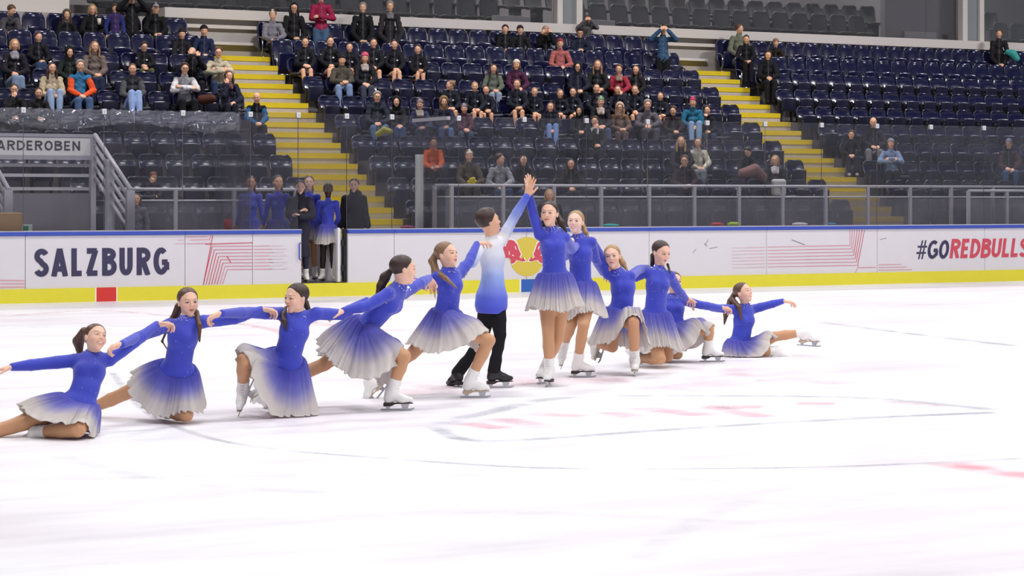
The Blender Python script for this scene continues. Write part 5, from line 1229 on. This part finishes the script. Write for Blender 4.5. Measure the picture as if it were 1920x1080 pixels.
    ph_ = RNG.uniform(0, 6.3, 6); wr = np.sin(Vv[:, 2]*46+ph_[0]+2*np.sin(Vv[:, 0]*17+ph_[1]))*np.sin(Vv[:, 0]*33+ph_[2]+Vv[:, 1]*21)*.0065+np.sin(Vv[:, 2]*90+Vv[:, 0]*55+ph_[3])*.003
    axd = Vv-(J['P']+np.outer(np.clip((Vv-J['P']) @ J['axis'], 0, .6), J['axis'])); Vv = Vv+nrm_rows(axd)*wr[:, None]
    C = np.tile(cj, (len(Vv), 1))
    if sleeve or vest:
        da = sdf_pts(body_prims(J, kk, g, parts=('arms',)), Vv); dt = sdf_pts(body_prims(J, kk, g, female=False, parts=('torso',)), Vv)
        m = da < dt-.004; C[m] = srgb(sleeve or top)
        if vest: C[~m] = srgb(vest)
    fz = (Vv-J['C']) @ J['front']; sd_ = np.abs((Vv-J['C']) @ J['side']); zip_ = (fz > .06) & (sd_ < .012*kk)
    C[zip_] = C[zip_]*.6+np.array([.05, .05, .055]); C *= (1+.10*np.sin(Vv[:, 2:]*70))
    mesh_np('jacket', Vv, Qq, np.clip(C, 0, 1), M_CLOTH, me)
    if not bare:
        pr = body_prims(J, kk, .014, parts=('legs',), female=False)+[('+', Cone(J['P'], J['P']-J['axis']*.02, .12*kk, .12*kk), .04)]; Vv, Qq = grown(pr, .021)
        mesh_np('trousers', Vv, Qq, np.tile(np.array(srgb(legs)), (len(Vv), 1)), M_CLOTH2, me)
    pr = []
    fwd = nrm(J['front']*V3(1, 1, 0))
    for q in 'ab': A = J['A'+q]; pr.append(('+', Cone(A-V3(0, 0, .045*kk)-fwd*.03, A-V3(0, 0, .055*kk)+fwd*.15*kk, .045*kk, .036*kk), .0)); pr.append(('+', Cone(A, A-V3(0, 0, .04*kk), .046*kk, .044*kk), .02))
    Vv, Qq = grown(pr, .016); mesh_np('shoes', Vv, Qq, np.tile(np.array(srgb(shoes)), (len(Vv), 1)), M_CLOTH2, me)
    P = lambda x, y, z_: J['H'] + hk*(x*R[0]+y*R[1]+z_*R[2])
    if hood:
        pr = [('+', Ell(P(0, -.02, .02), R, np.array((.100, .112, .118))*hk), 0), ('+', Cone(P(0, -.05, -.08), J['N'], .09*hk, .085*hk), .03), ('-', Ell(P(0, .07, -.002), R, np.array((.068, .11, .085))*hk), .01)]
        Vv, Qq = grown(pr, .0125); mesh_np('hood', Vv, Qq, np.tile(np.array(srgb(hood)), (len(Vv), 1)), M_CLOTH, me)
    if hat:
        pr = [('+', Ell(P(0, -.012, .040), R, np.array((.080, .097, .090))*hk), 0), ('&', (lambda X, Y, Z: -(((X-P(0, 0, .036)[0])*R[2][0]+(Y-P(0, 0, .036)[1])*R[2][1]+(Z-P(0, 0, .036)[2])*R[2][2]) - .25*((X-P(0, 0, 0)[0])*R[1][0]+(Y-P(0, 0, 0)[1])*R[1][1]+(Z-P(0, 0, 0)[2])*R[1][2]))), 0)]
        if flat_hat: pr.append(('+', Cone(P(0, .08, .055), P(0, .13, .05), .05*hk, .045*hk, R[2], .3), .01))
        Vv, Qq = grown(pr, .0085); mesh_np('cap' if flat_hat else 'beanie', Vv, Qq, np.tile(np.array(srgb(hat)), (len(Vv), 1)), M_CLOTH, me)
    if hair != 'none' and not (hood and hstyle == 'short'):
        hp = hair_prims(J['H'], R, hk, hstyle); Vv, Qq = grown(hp, .009); 
        C = np.tile(np.array(HAIRC[hair]), (len(Vv), 1)); C *= (.85+.3*(np.sin(Vv[:, :1]*230+Vv[:, 2:]*60)*.5+.5)); mesh_np('hair', Vv, Qq, C, M_HAIR, me)
    if scarf:
        b = [('+', Cone(P(0, .03, -.15)+fwd*0, P(0, .05, -.20), .062*hk, .055*hk, R[2], .8), 0)]; b += [('+', Cone(J['N']+J['side']*a*.05, J['N']+J['side']*a*.04+fwd*.11-V3(0, 0, .10), .038*hk, .036*hk), .03) for a in (-1, 1)]
        Vv, Qq = grown(b, .014); mesh_np('scarf', Vv, Qq, np.tile(np.array(srgb(scarf)), (len(Vv), 1)), M_CLOTH, me)
    if glasses:
        b = MB()
        for a in (-1, 1): b.tube([tuple(P(a*.031+.021*math.cos(t), .088, .004+.016*math.sin(t))) for t in np.linspace(0, 2*math.pi, 12, endpoint=False)], .0022, 5, closed=True); b.tube([tuple(P(a*.052, .086, .006)), tuple(P(a*.074, .0, .006))], .002, 5)
        b.tube([tuple(P(-.010, .089, .006)), tuple(P(.010, .089, .006))], .002, 5); b.build('glasses', M_DARK, me)
    if badge:
        b = MB(); c1 = J['Sa']*.62+J['Ea']*.38+J['front']*.058*kk-J['side']*.02; Mx = Matrix.Translation(tuple(c1)) @ Matrix.Rotation(yaw0, 4, 'Z'); b.box((-.03, -.006, -.012), (.03, .006, .006), 0, Mx); b.build('sleeve_badge', mat('badge_white', 'd8d8de', .5), me)
        b = MB(); c1 = J['C']+J['front']*.118*kk+J['side']*.06*kk+V3(0, 0, .02); Mx = Matrix.Translation(tuple(c1)) @ Matrix.Rotation(yaw0, 4, 'Z'); b.box((-.018, -.006, -.014), (.018, .006, .014), 0, Mx); b.build('chest_badge', mat('badge_white', 'd8d8de', .5), me)
    return me, J
X = spectator
TB, NV, BK = '1a1a20', '1b2036', '17171a'
X(16, 22, 'brown', 'short', '4d4a50', BK, 'person in a grey jacket bending over at the top left corner', lean=.28, look=(60, -30))
X(125, 28, 'dark', 'long', BK, BK, 'woman in a black coat wearing an olive hood, top row left block', hood='5b5348', coat=.9)
X(173, 18, 'blonde', 'bob', BK, '16161a', 'fair-haired woman in a black coat holding a white cup', coat=.8)
X(216, 16, 'dark', 'short', '2b3470', '5d7390', 'standing child in a blue and red jacket and olive beanie', 'stand', hat='4b4a3c', row=8, vest='3a2c5c')
X(247, -4, 'dark', 'short', BK, BK, 'person in black standing at the top edge with raised arms', 'stand_photo', row=8, k=1.05)
X(291, 16, 'dark', 'short', BK, '1d1d1d', 'child in a grey cap and black jacket in the top row left block', hat='8f9094', flat_hat=True)
X(27, 84, 'blonde', 'bob', '1f1d24', '7286a0', 'fair-haired person in a black jacket with a light grey scarf and jeans', scarf='8f8d92', badge=True)
X(72, 70, 'dark', 'bun', '17171c', '30415e', 'woman in a quilted black puffer jacket with her hair tied back, left block')
X(130, 98, 'black', 'long', '1b2420', BK, 'woman with black hair in a dark green jacket, left block', hood='151a18')
X(177, 88, 'lightbrown', 'long', '6a5d58', '222a44', 'woman with long light brown hair in a taupe sweater')
X(270, 88, 'dark', 'short', '1a1a1e', '55583a', 'man with glasses in a black sports jacket and olive trousers', glasses=True, badge=True)
X(341, 64, 'black', 'short', '1f1e22', '20222c', 'man in a black coat at the aisle end, second row from the top', hat='2a1e20')
X(382, 58, 'black', 'short', '1e2644', '1c2030', 'person in a navy zipped jacket and black beanie beside the left stair', hat='201d22')
X(360, 99, 'none', 'short', '17171b', BK, 'man in black filming with a phone held to his face', 'phone')
PH_AT = X(409, 99, 'brown', 'short', 'b8ae98', '2c3a58', 'man in a cream jacket with folded arms beside the left stair', 'cross', glasses=True)
X(97, 128, 'dark', 'long', 'b7a78c', '8ca0c0', 'young woman with long dark hair, cream sweater and pale jeans, knees drawn up', 'knees', shoes='c9c4b8')
X(150, 124, 'grey', 'short', '2a6f9c', '4a6084', 'man in a blue jacket with bright orange sleeves', sleeve='d8532a', vest='2a6f9c')
X(248, 130, 'brown', 'bun', '2a2b30', '8da4cf', 'girl in a dark vest with grey sleeves and light blue jeans, knees together', 'knees', sleeve='4c4d52', shoes='c8c4bd')
X(346, 129, 'dark', 'short', '7e7f86', '15151a', 'man in a white hoodie and grey vest with folded arms', 'cross', sleeve='cfcdd0', vest='8d8e94', glasses=True)
X(429, 143, 'dark', 'long', '1f2236', '1c1e2c', 'dark-haired woman in a navy coat with a hand at her mouth', 'mouth', scarf='6d4c50')
X(26, 168, 'dark', 'bun', '1a1a1f', BK, 'girl in a black jacket resting her chin on her hand, left edge', 'chin', badge=True)
X(72, 175, 'dark', 'bun', '1a1a1f', BK, 'girl in a black team jacket just above the foil on the left glass', badge=True)
X(481, 184, 'none', 'short', '27567f', BK, 'bald man in a blue jacket with a black vest beside the left stair', vest='17181f', sleeve='27567f')
X(511, 29, 'brown', 'short', '7b7a82', BK, 'child in a cream beanie and grey coat right of the left stair', hat='c9c2ae', female=True)
X(551, 15, 'black', 'long', '1a1a1d', '232c48', 'woman in a black coat with glasses in the top row', glasses=True)
X(602, -6, 'brown', 'short', '8e1f43', '46607e', 'standing person in a crimson coat, head cut by the top edge', 'stand_fold', row=8, k=1.04)
X(680, 15, 'grey', 'short', '17181d', '1a1f30', 'heavy-set man in a black coat in the top row', k=1.08)
X(731, 12, 'grey', 'short', '2a272a', '3a3a34', 'man in a dark jacket with a grey scarf and olive trousers in the top row', scarf='6f6d70')
tj = [(572, 79, 'first from the left'), (619, 78, 'second from the left'), (655, 89, 'third from the left'), (700, 81, 'fourth from the left'), (739, 84, 'fifth from the left'), (783, 93, 'last on the right')]
for i, (a, c, t_) in enumerate(tj): X(a, c, 'dark', 'bun', '17181e', '', 'bare-legged girl in a black team jacket, %s of six' % t_, bare=True, badge=True, skin='warm', row=6)
X(641, 113, 'black', 'short', '4b473e', '7288ac', 'man in an olive grey jacket, dark beanie and light jeans', hat='1f1d1c', k=1.04)
X(684, 109, 'brown', 'bob', '1c1c22', '3c4150', 'woman in black with a pink headband and pale scarf', scarf='a79a94', hat='c2506c')
X(707, 182, 'grey', 'short', '262b38', '4f6485', 'grey-haired man with glasses in a dark zipped jacket and jeans', glasses=True)
X(743, 191, 'dark', 'short', '1b1a1e', '2c3b5c', 'woman in a black hooded coat beside the grey-haired man', hood='16161a', female=True)
X(787, 196, 'brown', 'short', '2a3350', '2c3448', 'child in a grey knitted beanie and scarf above the side screen', hat='7b7c84', scarf='8d8580')
X(832, 191, 'brown', 'short', '28283c', '46608a', 'child with a brown fur hood', hood='7c6248')
X(870, 204, 'brown', 'short', '4c2a38', '3c4c60', 'small child in a grey beanie and maroon jacket', hat='7f838c')
tm = [(844, 160, 'lightbrown'), (890, 163, 'blonde'), (911, 169, 'dark'), (969, 158, 'brown'), (1002, 173, 'blonde'), (1050, 176, 'lightbrown'), (1074, 173, 'dark'), (1118, 166, 'dark'), (1158, 169, 'brown'), (1190, 169, 'lightbrown'), (1238, 181, 'brown')]
nt = ['left end of the long row, in profile', 'second girl in the long row, looking down', 'third in the long row, below the grey-green jacket', 'fourth in the long row, below the burgundy coat', 'fifth girl in the long row, fair hair', 'sixth girl in the long row, pale hair ribbon', 'seventh girl in the long row', 'eighth in the long row, below the long-haired woman', 'ninth girl in the long row, below the red jacket', 'tenth girl in the long row', 'right end of the long row, set apart']
for (a, c, h_), t_ in zip(tm, nt): X(a, c, h_, 'bun', '1a1c28', '', 'girl in a navy team jacket, '+t_, bare=True, badge=True, look=(-70, 0) if a == 844 else None, row=4)
X(947, 56, 'dark', 'short', '17171b', '26385c', 'woman in a black coat, leftmost of the top-row group above the long row of girls', female=True)
X(975, 57, 'dark', 'short', '1b1b1e', '3d4656', 'man in a black coat and dark hat, second of the top-row group', hat='2c2626')
X(1023, 58, 'brown', 'bob', '1a191c', '36507c', 'person in black with a beige hat lifting a phone to the face', 'phone', hat='b08f84')
X(1050, 82, 'brown', 'short', 'a35e5c', '1a1a1e', 'small child in a red beanie and salmon jacket', hat='a02a44')
X(1101, 38, 'dark', 'short', '5d5a5c', BK, 'man standing behind the top row with a camera at his chin', 'stand_photo', w=12.35, z=4.7)
X(1087, 62, 'dark', 'short', '1d2234', '39425a', 'man in a navy puffer jacket and black beanie in the top row', hat='141418', glasses=True, k=1.04)
X(1243, 56, 'dark', 'short', '33506e', '16161a', 'man in a denim jacket and black beanie standing with both hands at his face', 'stand_photo', hat='17171b', row=7, k=1.0)
X(925, 129, 'dark', 'long', '5d6459', '8a9ab0', 'dark-haired woman in a grey-green jacket and light jeans')
X(968, 122, 'brown', 'bob', '46203a', '46203a', 'woman in a cream beanie and burgundy coat', hat='cfc6b4', coat=.8)
X(1083, 126, 'black', 'short', '1a1e2e', '1a1c28', 'person in a navy hooded coat with glasses', hood='23252c', glasses=True)
X(1120, 122, 'lightbrown', 'long', '1d1d20', '1d2030', 'woman with long light brown hair in a dark jacket')
X(1160, 130, 'brown', 'short', '93293c', '2a2c40', 'woman in a red jacket with a scarf', scarf='8a6f62', female=True)
X(1192, 131, 'dark', 'long', '18181c', '1a1c28', 'woman with long dark hair in black, right of the red jacket')
X(1032, 201, 'brown', 'bob', '22252e', '6d88b8', 'child with brown hair in a dark jacket and blue jeans, knees up', 'knees')
X(1086, 208, 'dark', 'short', '1c2026', '1f2430', 'child peering out of a black hood', hood='191b1f')
X(1126, 191, 'brown', 'short', '231f26', '3f4c66', 'person in a mint green beanie and dark jacket', hat='6fae8c', scarf='b9a8a0')
X(1162, 202, 'blonde', 'long', '6b5648', '5a4a42', 'smiling woman in a brown coat with a pale fur hood', hood='b39a8c', glasses=True, smile=.7)
X(1214, 197, 'grey', 'short', '58555c', '44434a', 'white-haired man in a grey buttoned coat', k=1.05)
X(1262, 208, 'dark', 'short', '2c2326', '2a2c3a', 'boy in a dark maroon jacket left of the pink beanie')
X(1299, 192, 'dark', 'short', '20607c', '7d9ab8', 'person in a pink beanie and teal jacket with light jeans', 'knees', hat='cf2f74', female=True)
X(1326, 207, 'dark', 'short', '1a1c22', '333c50', 'person in black right of the pink beanie, hand at the chin', 'chin')
X(1115, 228, 'dark', 'short', '1d1d20', '26272e', 'man in a dark suit and white shirt resting his chin on his hand', 'chin', scarf='c3c3c6')
X(812, 268, 'dark', 'short', 'e0672a', '241f24', 'person in a bright orange jacket behind the side screen')
X(879, 293, 'brown', 'short', '4a4238', '38342e', 'woman in a white beanie and olive coat holding yellow flowers', hat='d6d0c0', female=True)
X(937, 299, 'dark', 'short', '8d8d92', '2c3a58', 'man in a grey hoodie turned to his neighbour', look=(60, 0))
X(981, 301, 'black', 'long', '1a1a1e', '2c3c60', 'woman in a black coat with a white collar beside the grey hoodie')
X(1070, 308, 'dark', 'long', '1c1b1e', '1d1e28', 'woman with long dark hair in a black coat, alone above the centre girl')
X(1276, 266, 'blonde', 'long', '1d1d22', '1e2030', 'woman with long blonde hair in a black jacket', lean=.05)
X(1308, 268, 'brown', 'bob', 'c2bcac', '76808a', 'brown-haired woman in a cream jacket and grey jeans')
X(1283, 302, 'brown', 'short', '2a1c20', '201d24', 'man in a black and dark red jacket seated in front of the blonde woman', k=1.05, glasses=True)
X(1399, 285, 'black', 'short', '1c1d1c', '3a2c30', 'dark-haired person in black bending forward over a patterned blanket', lean=.30, look=(-40, -35))
X(1453, 301, 'blonde', 'bob', '1c1c20', '26262c', 'fair-haired woman in a black blazer with a white bag on her lap', scarf='cfccca')
X(1596, 253, 'dark', 'short', '1e1b20', '1c1f30', 'child in black right of the right stair', shoes='9a98a0')
X(1637, 230, 'none', 'short', '1e1d22', '77767c', 'bald man in a black jacket and grey trousers, seated right of the right stair', k=1.08)
X(1670, 270, 'dark', 'bob', '7d93b4', '1d2028', 'laughing woman in a light blue jacket with a headband and folded arms', 'cross', hat='8a8698', smile=.9)
X(1891, 270, 'brown', 'short', '26262b', '3d5478', 'person in a striped blue beanie and dark jacket with red shoulders, right edge', hat='6d84a0', sleeve='3a2428', glasses=True)
X(1386, 54, 'brown', 'short', '6f7263', '3c3c36', 'woman in a khaki coat in profile at the top of the right block', look=(70, 0), coat=.6, female=True, w=11.98, z=4.49)
X(1399, 74, 'dark', 'bun', '17171b', BK, 'woman in a black tracksuit beside the right stair, in front of the khaki coat', w=11.35, z=4.42, k=.93)
X(1453, 82, 'lightbrown', 'short', '2a2320', '201c1e', 'person in a tan cap bending down, top of the right block', hat='8f735c', lean=.15)
X(1440, 104, 'dark', 'bob', '151518', '16161a', 'dark-haired woman in a long black coat sitting on the steps of the right block', row=6, coat=.5, k=1.02)
X(1873, 64, 'brown', 'short', '1e1c20', '201e24', 'woman in a black coat with a turquoise blanket at the top right', female=True)
X(287, 333, 'brown', 'short', '26242a', '2c2c36', 'person in a rust-coloured beanie with a hand at the mouth, behind the left glass', 'mouth', hat='8a4a30', glasses=True, row=0)
# at rink side
X(255, 374, 'brown', 'bob', '6c6a74', '8a8a6a', 'child in a grey jacket standing behind the boards left of the bench', 'stand', w=1.7, z=.22, k=.80)
X(1030, 366, 'blonde', 'bob', '202024', '1e2028', 'blonde woman in a black coat and patterned scarf standing behind the boards', 'stand_fold', w=1.5, z=.22, scarf='a59684', k=.97)
me_g = []
G = 'waiting skaters at the gate'
def waiting(px, py, Yw, label, skin, hair, face, coat=None, back=False, legs_=None, seed=0, w=.3, fold=False, sk_on=True, bun=False):
    s = s_of(px, w); p0 = W(s, w); Y = p0.y; zf = .22; hz = z_of(py, p0); k = (hz-zf)/1.66
    zz = lambda a: HOR-(zf+a*k-EYE)/Y*F; xx = lambda a: px+a*k/Y*F
    d = dict(H=(px, py), N=(px, zz(1.475), .02), C=(px, zz(1.27), 0), W=(px, zz(1.13), 0), P=(px, zz(.99), 0), Sa=(xx(-.15), zz(1.425), 0), Sb=(xx(.15), zz(1.425), 0),
             Ea=(xx(-.19), zz(1.16), .08 if back else .02), Eb=(xx(.19), zz(1.15), .08 if back else .02), Wa=(xx(-.09 if back else -.24), zz(.96), .17 if back else -.02), Wb=(xx(.09 if back else .24), zz(.96), .17 if back else -.02),
             Ta=(xx(.02 if back else -.25), zz(.90), .2 if back else -.02), Tb=(xx(-.02 if back else .25), zz(.90), .2 if back else -.02),
             Ka=(xx(-.085), zz(.56), -.02), Kb=(xx(.085), zz(.56), -.02), Aa=(xx(-.10), zz(.14), .02), Ab=(xx(.10), zz(.14), .02), face=face, front=(0, -1, 0))
    if fold: d.update(Ea=(xx(-.20), zz(1.18), -.05), Wa=(xx(-.02), zz(1.22), -.2), Ta=(xx(.07), zz(1.28), -.2), Eb=(xx(.21), zz(1.17), -.05), Wb=(xx(.02), zz(1.16), -.22), Tb=(xx(-.08), zz(1.20), -.22))
    me, J = dancer(Y, k, d, label, skin=skin, hair=hair, smile=.3, sk=dict(L=.36, flare=.32, pleats=20, z_floor=zf) if not coat else None, seed=seed, group=G, legcol=legs_, hstyle='bun' if bun else 'pony',
        tail=None if (bun or bun is None or coat) else [dict(p=[(px+4, py, .1), (px+6, py+12, .09), (px+7, py+22, .08)], r=[.03, .03, .01])], h=.013, headk=1.10)
    for q, sg in (('a', -1), ('b', 1)):
        if sk_on: skate(me, J['A'+q], J['A'+q]+V3(sg*.05, -.15, 0), None, k, J['K'+q]-J['A'+q], 'w', 'd', True)
    if coat:
        pr = body_prims(J, k, .03, female=False, parts=('torso', 'arms')); pr.append(('+', Cone(J['N']-V3(0, 0, .02), J['N']+V3(0, 0, .09*k), .085*k, .078*k), .03))
        if coat[1] > 0:
            pr.append(('+', Cone(J['P'], J['P']-V3(0, 0, coat[1]*k), .145*k, .175*k, V3(0, 1, 0), .8), .06))
            pr.append(('&', halfspace(J['P']-V3(0, 0, (coat[1]+.02)*k), V3(0, 0, -1)), 0))
        if coat[2]: pr.append(('+', Cone(J['N']+V3(0, .10, -.02), J['N']+V3(.05, .11, .03), .085*k, .08*k), .04))
        Vv, Qq = grown(pr, .013); mesh_np('coat', Vv, Qq, np.tile(np.array(srgb(coat[0])), (len(Vv), 1)), M_CLOTH, me)
    return me
waiting(470, 343, 0, 'waiting skater in a blue dress furthest left behind the glass', 'tan', 'black', (.15, -1, 0), seed=31, w=1.95)
waiting(521, 342, 0, 'waiting skater in a blue dress second from left behind the glass', 'warm', 'dark', (.35, -.9, 0), seed=32, w=.95)
g_ = waiting(563, 351, 0, 'girl with glasses in a long navy coat at the left of the open gate', 'fair', 'black', (.15, -1, -.05), coat=('302e3a', .52, False), seed=33, w=.28, fold=True, legs_=srgb('20243c'))
waiting(579, 343, 0, 'smiling skater looking out behind the girl in the long coat', 'fair', 'dark', (.15, -1, .05), seed=34, w=1.05)
waiting(615, 356, 0, 'dark-skinned skater in a blue dress standing in the open gate, hands behind her back', 'dark', 'black', (.0, -1, 0), seed=35, w=.40, back=True, bun=None, legs_=srgb('241a1a'))
waiting(664, 348, 0, 'woman in a black hooded jacket standing right of the open gate', 'fair', 'dark', (-.05, -1, 0), coat=('2a292f', .16, True), seed=36, w=.75, bun=True, legs_=srgb('55535a'), sk_on=False)
# ---- things in hands and laps
def at_px(px, py, w): s = s_of(px, w); p = W(s, w); return np.array((p.x, p.y, z_of(py, p)))
def blob(name, pts, rr, col, label, cat, m=None, h=.012, k=.02):
    pr = [('+', Cone(pts[i], pts[i+1], rr[i], rr[i+1]), k) for i in range(len(pts)-1)]; Vv, Q = grown(pr, h); o = mesh_np(name, Vv, Q, np.tile(np.array(srgb(col)), (len(Vv), 1)), m or M_CLOTH); return tag(o, label, cat)
def rowfor(py_head, px): 
    return min(range(-1, 9), key=lambda i: abs(z_of(py_head, W(s_of(px, tw(i)+.5), tw(i)+.5))-tz(i)-1.10))
i = rowfor(99, 360); wph = tw(i)+.22; c = at_px(360, 104, wph)
o = MB().box((-.075, -.005, -.037), (.075, .005, .037)).build('phone', M_DARK, M=Matrix.Translation(tuple(c)) @ Matrix.Rotation(.2, 4, 'Z'), bevel=.004); tag(o, 'black phone held up by the man in black near the left stair', 'phone')
i = rowfor(18, 173); c = at_px(186, 46, tw(i)+.18)
o = MB().tube([tuple(c), tuple(c+V3(0, 0, .13))], [.034, .045], 16).build('paper_cup', mat('paper_white', 'd9d4cc', .6)); tag(o, 'white paper cup held by the fair-haired woman at top left', 'cup')
i = rowfor(293, 879); wf = tw(i)+.12; fl = empty('flower_bunch', Matrix.Translation(tuple(at_px(885, 341, wf))), 'bunch of yellow flowers held by the woman in the white beanie', 'flowers')
for j, (a, c_) in enumerate(((-.06, 0), (-.02, .05), (.03, .06), (.06, .01), (.0, 0), (.03, -.04), (-.04, -.05))):
    b = MB(); 
    for q in range(5): an = q*1.257+j; b.tube([(a, -.02, c_), (a+.03*math.cos(an), -.035, c_+.03*math.sin(an))], [.010, .016], 6)
    b.build('blossom', mat('petal_yellow', 'dccb28', .6), fl)
MB().tube([(0, 0, -.02), (.02, .02, -.15)], [.03, .018], 8).build('stems', mat('stem_green', '4d6b33', .7), fl)
i = rowfor(301, 1453); wf = tw(i)+.05; c = at_px(1460, 350, wf)
o = MB().box((-.16, -.08, -.20), (.16, .08, .16)).build('white_bag', mat('bag_white', 'c9c9c4', .6), M=Matrix.Translation(tuple(c)) @ Matrix.Rotation(TH, 4, 'Z'), bevel=.05); tag(o, 'white bag on the lap of the woman in the black blazer', 'bag')
c0, c1, c2 = at_px(1392, 325, tw(i)+.1), at_px(1415, 318, tw(i)+.12), at_px(1430, 332, tw(i)+.12)
blob('blanket', [c0, c1, c2], [.10, .12, .10], '7a5a58', 'patterned reddish blanket under the bending person in black', 'blanket')
i = rowfor(64, 1873); c0, c1, c2 = at_px(1890, 98, tw(i)+.2), at_px(1899, 101, tw(i)+.1), at_px(1906, 110, tw(i)+.05)
blob('blanket', [c0, c1, c2], [.08, .11, .09], '3f9a92', 'turquoise knitted blanket on the lap of the woman at the top right', 'blanket')
c = at_px(1104, 46, 12.1); o = MB().box((-.07, -.05, -.045), (.07, .03, .045)).tube([(0, -.05, 0), (0, -.14, -.01)], .036, 14).build('camera_body', M_DARK, M=Matrix.Translation(tuple(c)), bevel=.006); tag(o, 'black camera held by the man standing behind the top row', 'camera')
i = rowfor(143, 429); c = at_px(388, 187, tw(i)+.2)
blob('handbag', [c+V3(-.10, 0, 0), c+V3(.10, 0, .02)], [.10, .09], '4a2a1e', 'brown leather handbag on the seat left of the woman with a hand at her mouth', 'bag', M_CLOTH2)
c = at_px(720, 247, tw(1)+.3); blob('jacket_bundle', [c+V3(-.12, 0, -.05), c+V3(0, 0, .03), c+V3(.12, 0, 0)], [.06, .07, .06], '8a8a44', 'yellow-green cloth bundle on a seat in front of the grey-haired man', 'cloth')
# ================================================================= PLACE THE SEATS
def seat_matrix(s, w, z): return FRAME @ Matrix.Translation((s, w, z))
occ = []
for (row, s) in OCC: occ.append((row, s))
def occupied(i, s): return any(r == i and abs(s-s2) < .27 for r, s2 in occ)
norm = sorted([t for t in SEATS if t[1] < 7], key=lambda t: t[6]); high = [t for t in SEATS if t[1] >= 7]
near = norm[:300]; rest = norm[300:]
first = {False: True, True: True}
def lab(blk, i, k, kind, oc):
    n = k+1 if blk != 'left' else len(BLK['left'])-k
    side = {'left': 'left of the left stair', 'middle': 'right of the left stair', 'right': 'right of the right stair'}[blk]
    r = ordinal(i+1)
    return '%s %s, %s row from the railing, %s %s' % (('empty' if not oc else 'taken'), kind, r, ordinal(n-1), side)
for t in near+high:
    blk, i, k, s, w, z, y = t; hi = i >= 7; oc = occupied(i, s); src = HIGH if hi else SEAT; M = seat_matrix(s, w, z)
    if first[hi] and not oc: r = src; r.matrix_world = M; first[hi] = False
    else: r = dup(src, M, skip=('seat_pan',) if oc else ())
    if oc:
        p = PAN_LOW.copy(); COL.objects.link(p); p.parent = r
    tag(r, lab(blk, i, k, 'tall navy seat' if hi else 'navy seat', oc), 'seat', 'high-backed navy seats in the two top rows' if hi else 'navy folding seats in the stands')
bpy.context.view_layer.update()
b = bmesh.new()
dg = bpy.context.evaluated_depsgraph_get()
parts_ = [(ch.evaluated_get(dg).to_mesh(), 1 if 'pan' in ch.name else (2 if 'bracket' in ch.name else 0)) for ch in SEAT.children]
for t in rest:
    blk, i, k, s, w, z, y = t
    for me_, mi in parts_:
        n0 = len(b.faces); b.from_mesh(me_); b.faces.ensure_lookup_table(); b.verts.ensure_lookup_table()
        fs = b.faces[n0:]; vs = {v for f in fs for v in f.verts}; bmesh.ops.translate(b, verts=list(vs), vec=(s, w, z))
        for f in fs: f.material_index = mi
me_ = bpy.data.meshes.new('stadium_seats'); b.to_mesh(me_); b.free()
o = link('stadium_seat', me_, None, [M_SEAT, M_PAN, M_DARK]); o.matrix_world = FRAME; tag(o, 'remaining rows of navy folding seats further up and right in the stands', 'seats', 'navy folding seats in the stands', kind='stuff')
bpy.data.objects.remove(PAN_LOW)
# ---- dim seats of the upper gallery behind the glass
M_GS = mat('gallery_seat_grey', '3f3e42', 0.6); M_GB = mat('gallery_step_block', '8c8b8e', .7)
g0 = empty('gallery_seat', Matrix.Identity(4))
MB().grid(shell(.50, .42, .95, .02, .12, .03, .12)).build('backrest', M_GS, g0, solid=.04)
P = [[(-.21+.42*j/6, -.05-.42*t, .43) for j in range(7)] for t in (0, .5, 1)]
MB().grid(P).build('seat_pan', M_GS, g0, solid=.06); MB().box((-.10, -.30, 0), (.10, .0, .40)).build('pedestal', M_GS, g0)
ug = False; cnt = 0
for rr, (wv, zv) in enumerate(((14.15, 5.60), (15.3, 6.0), (16.4, 6.0))):
    s = -3.6
    while s < 24:
        p = W(s, wv, zv); px = 960+p.x/p.y*F
        skipc = (1000 < px < 1085 and False) or (1630 < px < 1850) or (940 < px < 1045 and rr == 0) or px > 1935 or px < 175 or (rr == 2 and px < 1300)
        if not skipc:
            cnt += 1; M = seat_matrix(s, wv, zv)
            if not ug: r = g0; r.matrix_world = M; ug = True
            else: r = dup(g0, M)
            tag(r, 'dark grey seat behind the gallery glass, %s from the left in its %s row' % (ordinal(int(round((s+3.6)/.62))), ordinal(rr)), 'seat', 'grey seats behind the gallery glass')
        s += .62
# low pale partitions in the gallery
for a, c, y0_, y1_ in ((925, 990, 30, 41), (925, 1036, 43, 56), (1100, 1150, 38, 50), (1692, 1752, 60, 70), (1700, 1775, 72, 80)):
    sa_, sc_ = s_of(a, 13.5), s_of(c, 13.5); p = W((sa_+sc_)/2, 13.5)
    o = MB().box((sa_, 13.4, 5.6), (sc_, 13.6, z_of(y0_, p))).build('gallery_desk', mat('desk_grey', '8d8c90', .6), M=FRAME, bevel=.02); tag(o, kind='structure')
